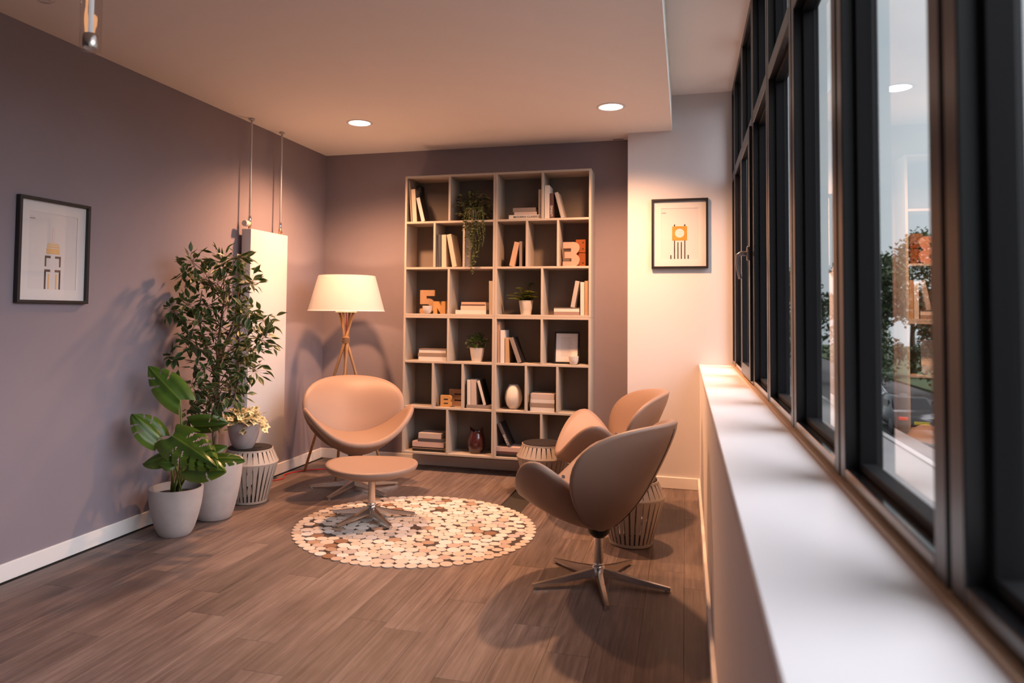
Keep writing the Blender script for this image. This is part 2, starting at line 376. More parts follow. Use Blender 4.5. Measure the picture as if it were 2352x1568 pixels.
# ---------------------------------------------------------------- window wall
cs = [-0.219, -0.515, -1.235, -1.955, -2.675, -3.408, -4.138, -4.849, -5.57, -6.29, -7.01, -7.73, -8.45]
ZT0, ZT1 = 2.278, 2.340
ZB = ZS + 0.008
GX = XW + 0.049
for i in range(len(cs) - 1):
    ya = cs[i + 1] + 0.008; yb = cs[i] - (0.008 if i else 0.0)        # outer edges of this frame
    wi = bpy.data.objects.new('window_%d' % (i + 1), None); COL.objects.link(wi); struct(wi); wi.empty_display_size = 0.05
    wi.location = (XW, (ya + yb) / 2, ZB)
    ox, oy, oz = wi.location
    def bar(name, lo, hi, m='frame_dark', b=0.002):
        return MB().bbox((lo[0] - ox, lo[1] - oy, lo[2] - oz), (hi[0] - ox, hi[1] - oy, hi[2] - oz), b).build(name, m, wi)
    FW = 0.050; XO = XW + 0.075
    bar('stile', (XW, ya, ZB), (XO, ya + FW, ZU)); bar('stile', (XW, yb - FW, ZB), (XO, yb, ZU))
    bar('bottom_rail', (XW, ya + FW, ZB), (XO, yb - FW, ZB + 0.030), 'frame_gloss')
    bar('transom', (XW, ya + FW, ZT0), (XO, yb - FW, ZT1)); bar('top_rail', (XW, ya + FW, ZU - 0.045), (XO, yb - FW, ZU))
    bar('mullion', (XW + 0.006, cs[i + 1] - 0.008, ZB), (XO, cs[i + 1] + 0.008, ZU), 'gasket', 0.001)
    # glazing beads, stepped back from the frame
    for z0, z1 in ((ZB + 0.030, ZT0), (ZT1, ZU - 0.045)):
        bw = 0.017; xb0 = XW + 0.026; y0 = ya + FW; y1 = yb - FW
        bar('glazing_bead', (xb0, y0, z0), (GX + 0.012, y0 + bw, z1), 'bead_black'); bar('glazing_bead', (xb0, y1 - bw, z0), (GX + 0.012, y1, z1), 'bead_black')
        bar('glazing_bead', (xb0, y0 + bw, z0), (GX + 0.012, y1 - bw, z0 + bw), 'bead_black'); bar('glazing_bead', (xb0, y0 + bw, z1 - bw), (GX + 0.012, y1 - bw, z1), 'bead_black')
        p = MB().add([(GX - ox, y0 + bw - oy, z0 + bw - oz), (GX - ox, y0 + bw - oy, z1 - bw - oz), (GX - ox, y1 - bw - oy, z1 - bw - oz), (GX - ox, y1 - bw - oy, z0 + bw - oz)], [(0, 1, 2, 3)])
        pane = p.build('pane', 'window_glass', wi, fix=False)
        if pane.data.polygons[0].normal.x > 0: pane.data.flip_normals()
    if i == 2:   # opening casement with a handle
        sx0, sx1 = XW - 0.012, XW + 0.02
        for nm, lo, hi in (('sash_stile', (sx0, ya + 0.03, ZB + 0.02), (sx1, ya + 0.115, ZT0 + 0.01)), ('sash_stile', (sx0, yb - 0.115, ZB + 0.02), (sx1, yb - 0.03, ZT0 + 0.01)),
                           ('sash_rail', (sx0, ya + 0.115, ZB + 0.02), (sx1, yb - 0.115, ZB + 0.085)), ('sash_rail', (sx0, ya + 0.115, ZT0 - 0.055), (sx1, yb - 0.115, ZT0 + 0.01))):
            bar(nm, lo, hi)
        hy = ya + 0.072 - oy
        hm = mat('handle_grey', (0.36, 0.33, 0.33), 0.35, metal=0.3)
        h = MB().bbox((sx0 - 0.012 - ox, hy - 0.016, 1.585 - oz), (sx0 - ox, hy + 0.016, 1.66 - oz), 0.004).build('handle_plate', hm, wi)
        pts = [Vector((sx0 - ox, hy, 1.622 - oz)), Vector((sx0 - 0.042 - ox, hy, 1.622 - oz)), Vector((sx0 - 0.055 - ox, hy, 1.614 - oz)), Vector((sx0 - 0.058 - ox, hy, 1.58 - oz)), Vector((sx0 - 0.055 - ox, hy - 0.002, 1.54 - oz)), Vector((sx0 - 0.046 - ox, hy - 0.006, 1.49 - oz))]
        MB().tube(pts, [0.013, 0.013, 0.012, 0.011, 0.0105, 0.010], 10).build('handle_lever', hm, wi, smooth=True)

# ---------------------------------------------------------------- outside, one floor below
GZ = -3.2
struct(MB().box((3.7, -40, GZ - 0.2), (10.5, 120, GZ)).build('pavement', mat('pavement', (0.27, 0.255, 0.25), 0.85, var=0.08, vscale=0.6)))
struct(MB().box((10.5, -40, GZ - 0.3), (17.5, 120, GZ - 0.1)).build('road', mat('asphalt', (0.10, 0.092, 0.092), 0.85, var=0.15, vscale=1.5)))
struct(MB().box((17.5, -40, GZ - 0.3), (70, 120, GZ + 0.02)).build('verge', mat('grass', (0.06, 0.085, 0.03), 0.95, var=0.3, vscale=2.0)))
struct(MB().bbox((10.25, -40, GZ), (10.5, 120, GZ + 0.05), 0.02).build('kerb', mat('kerb_stone', (0.40, 0.37, 0.36), 0.8)))
struct(MB().box((3.55, -9, -0.35), (4.0, 0.0, -0.05)).build('ledge_outside', mat('ledge', (0.60, 0.60, 0.60), 0.8)))
for k in range(6):
    struct(MB().box((13.7, 6 + k * 9, GZ - 0.1), (13.82, 10 + k * 9, GZ - 0.097)).build('lane_mark', 'paper'))

def tree(loc, h, rad, m, label, seed, n=6500):
    rg = random.Random(seed)
    t = thing('street_tree', label, 'tree', loc, rg.random() * 6, 'trees across the road')
    MB().tube([(0, 0, 0), (0.05, 0.03, h * 0.25), (0.0, -0.05, h * 0.5), (0.1, 0, h * 0.75)], [0.22, 0.17, 0.12, 0.05], 8).build('trunk', 'bark', t, smooth=True)
    br = MB()
    for k in range(7):
        a = rg.random() * 6.28; z = h * (0.3 + 0.06 * k)
        br.tube([(0, 0, z), (math.cos(a) * rad * 0.4, math.sin(a) * rad * 0.4, z + h * 0.1), (math.cos(a) * rad * 0.75, math.sin(a) * rad * 0.75, z + h * 0.16)], [0.09, 0.06, 0.02], 5)
    br.build('branches', 'bark', t)
    f = MB(); blobs = []
    for k in range(34):
        a = rg.random() * 6.28; zz = rg.random(); rr = rad * (0.35 + 0.5 * rg.random()) * math.sin(math.pi * (0.15 + 0.8 * zz)) ** 0.6
        blobs.append((Vector((math.cos(a) * rr, math.sin(a) * rr, h * (0.12 + 0.8 * zz))), rad * rg.uniform(0.25, 0.42)))
    for k in range(n):
        c, r = blobs[k % len(blobs)]
        d = Vector((rg.gauss(0, 1), rg.gauss(0, 1), rg.gauss(0, 1))).normalized() * r * rg.uniform(0.6, 1.05)
        p = c + d; s_ = rg.uniform(0.12, 0.24)
        q = Euler((rg.uniform(-1, 1), rg.uniform(-1, 1), rg.uniform(0, 6.28))).to_matrix()
        at = [rg.random()] * 4
        f.add([p + q @ Vector(v) * s_ for v in ((-1, 0, 0), (0, -0.5, 0.1), (1, 0, 0), (0, 0.5, 0.1))], [(0, 1, 2, 3)], at)
    stuff(f.build('foliage', m, t, fix=False))
tree((14.5, 48, GZ), 9.6, 3.0, 'tree_leaf', 'broad green tree nearest the middle of the street, seen through the glass', 1)
tree((19.0, 42, GZ), 9.4, 3.4, 'tree_leaf_rust', 'rust tinged tree across the road, seen through the glass', 2)
tree((19.5, 56, GZ), 11.0, 3.4, 'tree_leaf', 'tall green tree standing furthest down the street', 3)
tree((21.5, 34, GZ), 8.8, 3.2, 'tree_leaf_rust', 'rust tinged tree behind the lamp post outside', 4)
tree((19.2, 24, GZ), 7.6, 2.8, 'tree_leaf', 'green tree closest to the building across the road', 5)
tree((12.0, 62, GZ), 9.0, 3.2, 'tree_leaf', 'green tree at the far end of the pavement', 6)

def car(loc, rz, col, label):
    t = thing('car', label, 'car', loc, rz, 'parked cars')
    prof = [(-2.05, 0.32), (-2.1, 0.62), (-1.95, 0.86), (-1.2, 0.93), (-0.55, 1.40), (0.65, 1.44), (1.55, 0.98), (1.98, 0.92), (2.08, 0.6), (2.02, 0.3)]
    M = Matrix.Rotation(R(90), 4, 'Z')
    bm = bmesh.new(); n = len(prof)
    a = [bm.verts.new((-0.86 + (0.16 if z > 1.2 else 0), x_, z)) for x_, z in prof]; b = [bm.verts.new((0.86 - (0.16 if z > 1.2 else 0), x_, z)) for x_, z in prof]
    bm.faces.new(a); bm.faces.new(list(reversed(b)))
    for i in range(n): bm.faces.new((a[i], b[i], b[(i+1) % n], a[(i+1) % n]))
    bmesh.ops.bevel(bm, geom=bm.edges[:], offset=0.06, segments=2, affect='EDGES')
    MB().bm(bm).build('body', mat('car_' + col[0], col[1], 0.25, coat=0.5), t, smooth=True)
    gm = mat('car_glass', (0.02, 0.022, 0.025), 0.08)
    MB().add([(-0.66, 1.50, 1.02), (0.66, 1.50, 1.02), (0.56, 0.78, 1.40), (-0.56, 0.78, 1.40)], [(0, 1, 2, 3)]).build('rear_window', gm, t)
    MB().add([(-0.66, -1.12, 1.0), (0.66, -1.12, 1.0), (0.56, -0.62, 1.37), (-0.56, -0.62, 1.37)], [(3, 2, 1, 0)]).build('windscreen', gm, t)
    for s_ in (-1, 1):
        MB().bbox((s_ * 0.80 - 0.03, -0.75, 0.98), (s_ * 0.80 + 0.03, 0.75, 1.30), 0.02).build('side_window', gm, t)
        for yy in (-1.3, 1.3):
            MB().lathe([(0.0, -0.1), (0.20, -0.11), (0.31, -0.09), (0.32, 0), (0.31, 0.09), (0.20, 0.11), (0, 0.1)], 20, M=Matrix.Translation((s_ * 0.78, yy, 0.32)) @ Matrix.Rotation(R(90), 4, 'Y'), caps=(False, False)).build('wheel', 'black_plastic', t, auto=40)
        MB().bbox((s_ * 0.62 - 0.16, -2.10, 0.66), (s_ * 0.62 + 0.16, -1.98, 0.78), 0.02).build('tail_light', emit('tail_red', (0.7, 0.03, 0.01), 0.15), t)
        MB().bbox((s_ * 0.62 - 0.16, 1.95, 0.64), (s_ * 0.62 + 0.16, 2.06, 0.76), 0.02).build('headlight', 'chrome', t)
    MB().bbox((-0.26, -2.115, 0.52), (0.26, -2.06, 0.63), 0.005).build('number_plate', mat('plate_yellow', (0.5, 0.34, 0.03), 0.5), t)
car((11.7, 27.6, GZ - 0.1), 0, ('dark', (0.03, 0.028, 0.03)), 'dark parked car with a yellow number plate, seen through the glass')
car((11.7, 35.5, GZ - 0.1), 0, ('silver', (0.5, 0.5, 0.52)), 'silver parked car further down the street')
lp = thing('lamp_post', 'slim grey lamp post on the pavement beyond the nearest window', 'lamp post', (9.02, 9.98, GZ))
MB().lathe([(0.09, 0), (0.09, 0.35), (0.05, 0.4), (0.042, 3.3), (0.03, 3.34)], 14).build('post', mat('galv', (0.42, 0.44, 0.47), 0.45, metal=0.5), lp, auto=40)
MB().bbox((-0.10, -0.10, 3.30), (0.28, 0.10, 3.40), 0.03).build('lamp_head', 'paper', lp)
# ================================================================ ceiling fixtures
def downlight(x, y, label):
    t = thing('downlight', label, 'downlight', (x, y, H), 0, 'recessed ceiling downlights')
    MB().lathe([(0.078, 0.0), (0.078, -0.004), (0.088, -0.006), (0.098, -0.0015), (0.098, 0.0)], 48, caps=(False, False)).build('trim_ring', 'trim_white', t, smooth=True)
    MB().lathe([(0.0, -0.0025), (0.078, -0.0025)], 48, caps=(False, False)).build('diffuser', 'lamp_disc', t)
    ld = bpy.data.lights.new('downlight_beam', 'SPOT'); ld.energy = LAMP_W; ld.color = LAMP_COL; ld.spot_size = R(146); ld.spot_blend = 0.85; ld.shadow_soft_size = 0.06
    lo = bpy.data.objects.new('downlight_beam', ld); COL.objects.link(lo); lo.parent = t; lo.location = (0, 0, -0.03)
downlight(0.794, -1.0, 'round ceiling downlight above the floor lamp corner')
downlight(2.641, -0.986, 'round ceiling downlight near the window side bulkhead')
v = thing('ceiling_vent', 'small flat grille in the ceiling by the white wall', 'vent', (2.612, -0.07, H))
MB().bbox((-0.048, -0.022, -0.008), (0.048, 0.022, 0.0), 0.003).build('cover', 'trim_white', v)
for k in range(4): MB().box((-0.04, -0.016 + k * 0.009, -0.0095), (0.04, -0.012 + k * 0.009, -0.008)).build('slot', 'greyslot' if 'greyslot' in MATS else mat('greyslot', (0.3, 0.26, 0.24), 0.7), v)

def pendant(x, y, zb, label):
    t = thing('pendant_lamp', label, 'pendant lamp', (x, y, zb), 0, 'glass tube pendants')
    n = glass_mat('tube_glass_' + str(len(MATS)), (0.95, 0.93, 0.92), 0.06)
    MB().lathe([(0.0, 0.0), (0.022, 0.0), (0.030, 0.006), (0.0325, 0.02), (0.0325, 0.30), (0.031, 0.30)], 28, caps=(False, False)).build('glass_tube', n, t, smooth=True)
    MB().lathe([(0.0, 0.012), (0.022, 0.012), (0.0235, 0.018), (0.0235, 0.052), (0.021, 0.058), (0, 0.058)], 24, caps=(False, False)).build('metal_cup', 'steel', t, auto=35)
    MB().lathe([(0.008, 0.058), (0.008, 0.29)], 14).build('inner_tube', emit('tube_reflection_glow', (0.9, 0.9, 0.95), 0.25), t, smooth=True)  # faint cool glow on the tube imitates the window reflected in it
    MB().tube([(-0.010, 0.012, 0.075), (-0.012, 0.013, 0.12), (-0.008, 0.013, 0.15), (-0.012, 0.012, 0.20)], 0.0018, 6).build('filament', emit('filament', (1.0, 0.45, 0.16), 14), t)
    MB().lathe([(0.0, 0.29), (0.034, 0.29), (0.034, 0.33), (0.012, 0.345), (0, 0.345)], 24, caps=(False, False)).build('top_cap', 'brass', t, auto=35)
    MB().tube([(0, 0, 0.34), (0, 0, H - zb)], 0.003, 6).build('cord', 'black_plastic', t)
    MB().lathe([(0.0, H - zb - 0.02), (0.045, H - zb - 0.02), (0.05, H - zb)], 24, caps=(False, True)).build('ceiling_rose', 'brass', t, auto=35)
pendant(1.255, -4.03, 2.138, 'clear glass tube pendant hanging fully in view at the top left')
pendant(1.05, -4.02, 2.332, 'glass tube pendant whose tip just shows at the upper edge')

# ================================================================ radiator and its pipes
rad = thing('radiator', 'tall flat white panel radiator on the grey wall', 'radiator', (0, -1.07, 0))
RX0, RX1, RY0, RY1, RZ0, RZ1 = 0.035, 0.113, -1.335, -0.825, 0.14, 1.888
MB().bbox((RX0, RY0 + 1.07, RZ0), (RX1, RY1 + 1.07, RZ1), 0.006, seg=2).build('panel', 'radiator_white', rad, auto=30)
for zz in (0.4, 1.6):
    for yy in (-0.15, 0.15): MB().bbox((0.002, yy - 0.02, zz - 0.03), (RX0, yy + 0.02, zz + 0.03), 0.002).build('bracket', 'steel', rad)
for py, valve in ((-1.297, True), (-0.880, False)):
    yy = py + 1.07; pxx = 0.074
    MB().lathe([(0.0075, 1.97), (0.0075, H)], 12, c=(pxx, yy, 0)).build('pipe', 'radiator_white', rad, smooth=True)
    MB().lathe([(0.022, H - 0.012), (0.022, H - 0.004), (0.012, H)], 20, c=(pxx, yy, 0)).build('pipe_collar', 'radiator_white', rad, auto=35)
    MB().lathe([(0.010, RZ1), (0.010, 1.905), (0.013, 1.91), (0.013, 1.93), (0.010, 1.935), (0.010, 1.945)], 16, c=(pxx, yy, 0)).build('brass_fitting', 'brass', rad, auto=35)
    MB().lathe([(0.012, 1.945), (0.013, 1.95), (0.013, 1.968), (0.009, 1.985)], 16, c=(pxx, yy, 0)).build('chrome_nut', 'chrome', rad, auto=35)
    if valve:
        Mv = Matrix.Translation((pxx, yy, 1.925)) @ Matrix.Rotation(R(90), 4, 'X')
        MB().lathe([(0.010, 0.0), (0.012, 0.015), (0.021, 0.025), (0.0225, 0.055), (0.021, 0.066), (0.012, 0.068), (0, 0.066)], 24, M=Mv, caps=(True, False)).build('thermostat_head', 'white_ceramic', rad, auto=35)
    else:
        MB().tube([(pxx, yy, 1.912), (pxx, yy + 0.026, 1.912)], 0.007, 10).build('drain_spigot', 'brass', rad)

# ================================================================ framed pictures
def picture(name_label, loc, rz, w, h, kind):
    t = thing('framed_picture', name_label, 'picture', loc, rz, 'framed skyline prints')
    fw, fd = 0.016, 0.028
    for lo, hi in (((-w/2, -fd, -h/2), (-w/2 + fw, 0, h/2)), ((w/2 - fw, -fd, -h/2), (w/2, 0, h/2)), ((-w/2 + fw, -fd, h/2 - fw), (w/2 - fw, 0, h/2)), ((-w/2 + fw, -fd, -h/2), (w/2 - fw, 0, -h/2 + fw))):
        MB().bbox(lo, hi, 0.0015).build('frame_bar', 'black_frame', t)
    iw, ih = w/2 - fw, h/2 - fw
    MB().box((-iw, -0.006, -ih), (iw, -0.002, ih)).build('print_paper', 'paper', t)
    mw = 0.055
    for lo, hi in (((-iw, -0.0085, -ih), (-iw + mw, -0.006, ih)), ((iw - mw, -0.0085, -ih), (iw, -0.006, ih)), ((-iw + mw, -0.0085, ih - mw), (iw - mw, -0.006, ih)), ((-iw + mw, -0.0085, -ih), (iw - mw, -0.006, -ih + mw))):
        MB().box(lo, hi).build('mount_board', 'mount', t)
    def sh(x0, x1, z0, z1, m): MB().box((x0, -0.0068, z0), (x1, -0.006, z1)).build('printed_shape', m, t)
    if kind == 'tower':
        b = -ih + mw + 0.001
        for s_ in (-1, 1):
            sh(*sorted((s_ * 0.040, s_ * 0.050)), b, b + 0.100, 'ink'); sh(*sorted((s_ * 0.014, s_ * 0.050)), b + 0.088, b + 0.100, 'ink_brown')
            sh(*sorted((s_ * 0.019, s_ * 0.028)), b, b + 0.078, 'gold_light')
            sh(*sorted((s_ * 0.040, s_ * 0.049)), b + 0.115, b + 0.170, 'ink'); sh(*sorted((s_ * 0.014, s_ * 0.049)), b + 0.158, b + 0.170, 'ink_brown')
        sh(-0.041, 0.041, b + 0.180, b + 0.208, 'gold_light'); sh(-0.039, 0.039, b + 0.212, b + 0.220, 'gold_light'); sh(-0.037, 0.037, b + 0.224, b + 0.230, 'gold_light'); sh(-0.026, 0.026, b + 0.233, b + 0.236, 'gold_light')
        sh(-0.008, 0.008, b + 0.240, b + 0.315, 'pale_line')
    else:
        b = -ih + mw + 0.001
        for x_ in (-0.0375, -0.0125, 0.0125, 0.0375): sh(x_ - 0.0038, x_ + 0.0038, b, b + (0.142 if abs(x_) > 0.03 else 0.128), 'ink')
        for x_ in (-0.064, 0.062): sh(x_ - 0.0042, x_ + 0.0042, b, b + 0.030, 'ink')
        for x_ in (-0.0375, 0.0375): sh(x_ - 0.0045, x_ + 0.0045, b + 0.248, b + 0.262, 'ink')
        # golden square with a round opening
        n = 32; z0, z1 = b + 0.140, b + 0.248; cz = (z0 + z1) / 2 + 0.002; hw = 0.0545; vs = []; fs = []
        for k in range(n):
            a = 2 * math.pi * k / n; ca, sa = math.cos(a), math.sin(a); m_ = hw / max(abs(ca), abs(sa))
            vs += [(ca * 0.0345, -0.0069, cz + sa * 0.0345), (ca * m_, -0.0069, (z0 + z1) / 2 + sa * m_ * (z1 - z0) / 2 / hw)]
        for k in range(n):
            k2 = (k + 1) % n; fs.append((2*k, 2*k+1, 2*k2+1, 2*k2))
        MB().add(vs, fs).build('printed_shape', 'gold_foil', t)
        for s_ in (-1, 1): sh(*sorted((s_ * 0.0335, s_ * 0.0365)), cz - 0.012, cz + 0.012, 'ink_brown')
    sh(-iw + mw + 0.004, -iw + mw + 0.036, ih - mw - 0.036, ih - mw - 0.033, 'ink_brown')
    for k in range(6): sh(-iw + mw + 0.004 + k * 0.0053, -iw + mw + 0.008 + k * 0.0053, ih - mw - 0.029, ih - mw - 0.024, 'pale_line')
    p = MB().add([(-iw, -0.016, -ih), (iw, -0.016, -ih), (iw, -0.016, ih), (-iw, -0.016, ih)], [(0, 1, 2, 3)]).build('glazing', 'picture_glass', t, fix=False)
picture('black framed print of a tower in gold and black on the grey wall', (0.0, -2.942, 1.588), R(90), 0.440, 0.528, 'tower')
picture('black framed print of a golden square with a round opening on the white wall', (3.083, YP, 1.910), 0.0, 0.413, 0.528, 'square')

# ================================================================ bookshelf : four wall-hung modules
ZL = [2.43, 2.04, 1.66, 1.268, 0.89, 0.517, 0.139]; XM = (0.873, 1.652, 2.42); SD = 0.26; ST = 0.0175
def module(x0, x1, zl, label):
    t = thing('bookshelf_module', label, 'bookshelf', ((x0 + x1) / 2, 0, zl[3]), 0, 'wall hung bookshelf modules')
    cx, cz = (x0 + x1) / 2, zl[3]
    def bar(name, a, b, m='shelf_paint'): return MB().bbox((a[0] - cx, a[1], a[2] - cz), (b[0] - cx, b[1], b[2] - cz), 0.0012).build(name, m, t)
    bar('side_panel', (x0, -SD, zl[3]), (x0 + ST, 0, zl[0])); bar('side_panel', (x1 - ST, -SD, zl[3]), (x1, 0, zl[0]))
    bar('top_panel', (x0 + ST, -SD, zl[0] - ST), (x1 - ST, 0, zl[0])); bar('bottom_panel', (x0 + ST, -SD, zl[3]), (x1 - ST, 0, zl[3] + ST))
    for k in (1, 2): bar('shelf_board', (x0 + ST, -SD, zl[k] - ST / 2), (x1 - ST, -0.006, zl[k] + ST / 2))
    bar('back_panel', (x0 + ST, -0.006, zl[3] + ST), (x1 - ST, 0, zl[0] - ST), 'shelf_back')
    tops = [zl[0] - ST, zl[1] - ST / 2, zl[2] - ST / 2]; bots = [zl[1] + ST / 2, zl[2] + ST / 2, zl[3] + ST]
    for k, n in ((0, 2), (1, 3), (2, 2)):
        for j in range(1, n):
            xd = x0 + ST / 2 + (x1 - x0 - ST) * j / n
            bar('divider', (xd - ST / 2, -SD, bots[k]), (xd + ST / 2, -0.006, tops[k]))
module(XM[0], XM[1] - 0.0005, ZL[0:4], 'upper left module of the beige wall bookshelf')
module(XM[1] + 0.0005, XM[2], ZL[0:4], 'upper right module of the beige wall bookshelf')
module(XM[0], XM[1] - 0.0005, [z - 0.0008 * (i == 0) for i, z in enumerate(ZL[3:7])], 'lower left module of the beige wall bookshelf')
module(XM[1] + 0.0005, XM[2], [z - 0.0008 * (i == 0) for i, z in enumerate(ZL[3:7])], 'lower right module of the beige wall bookshelf')

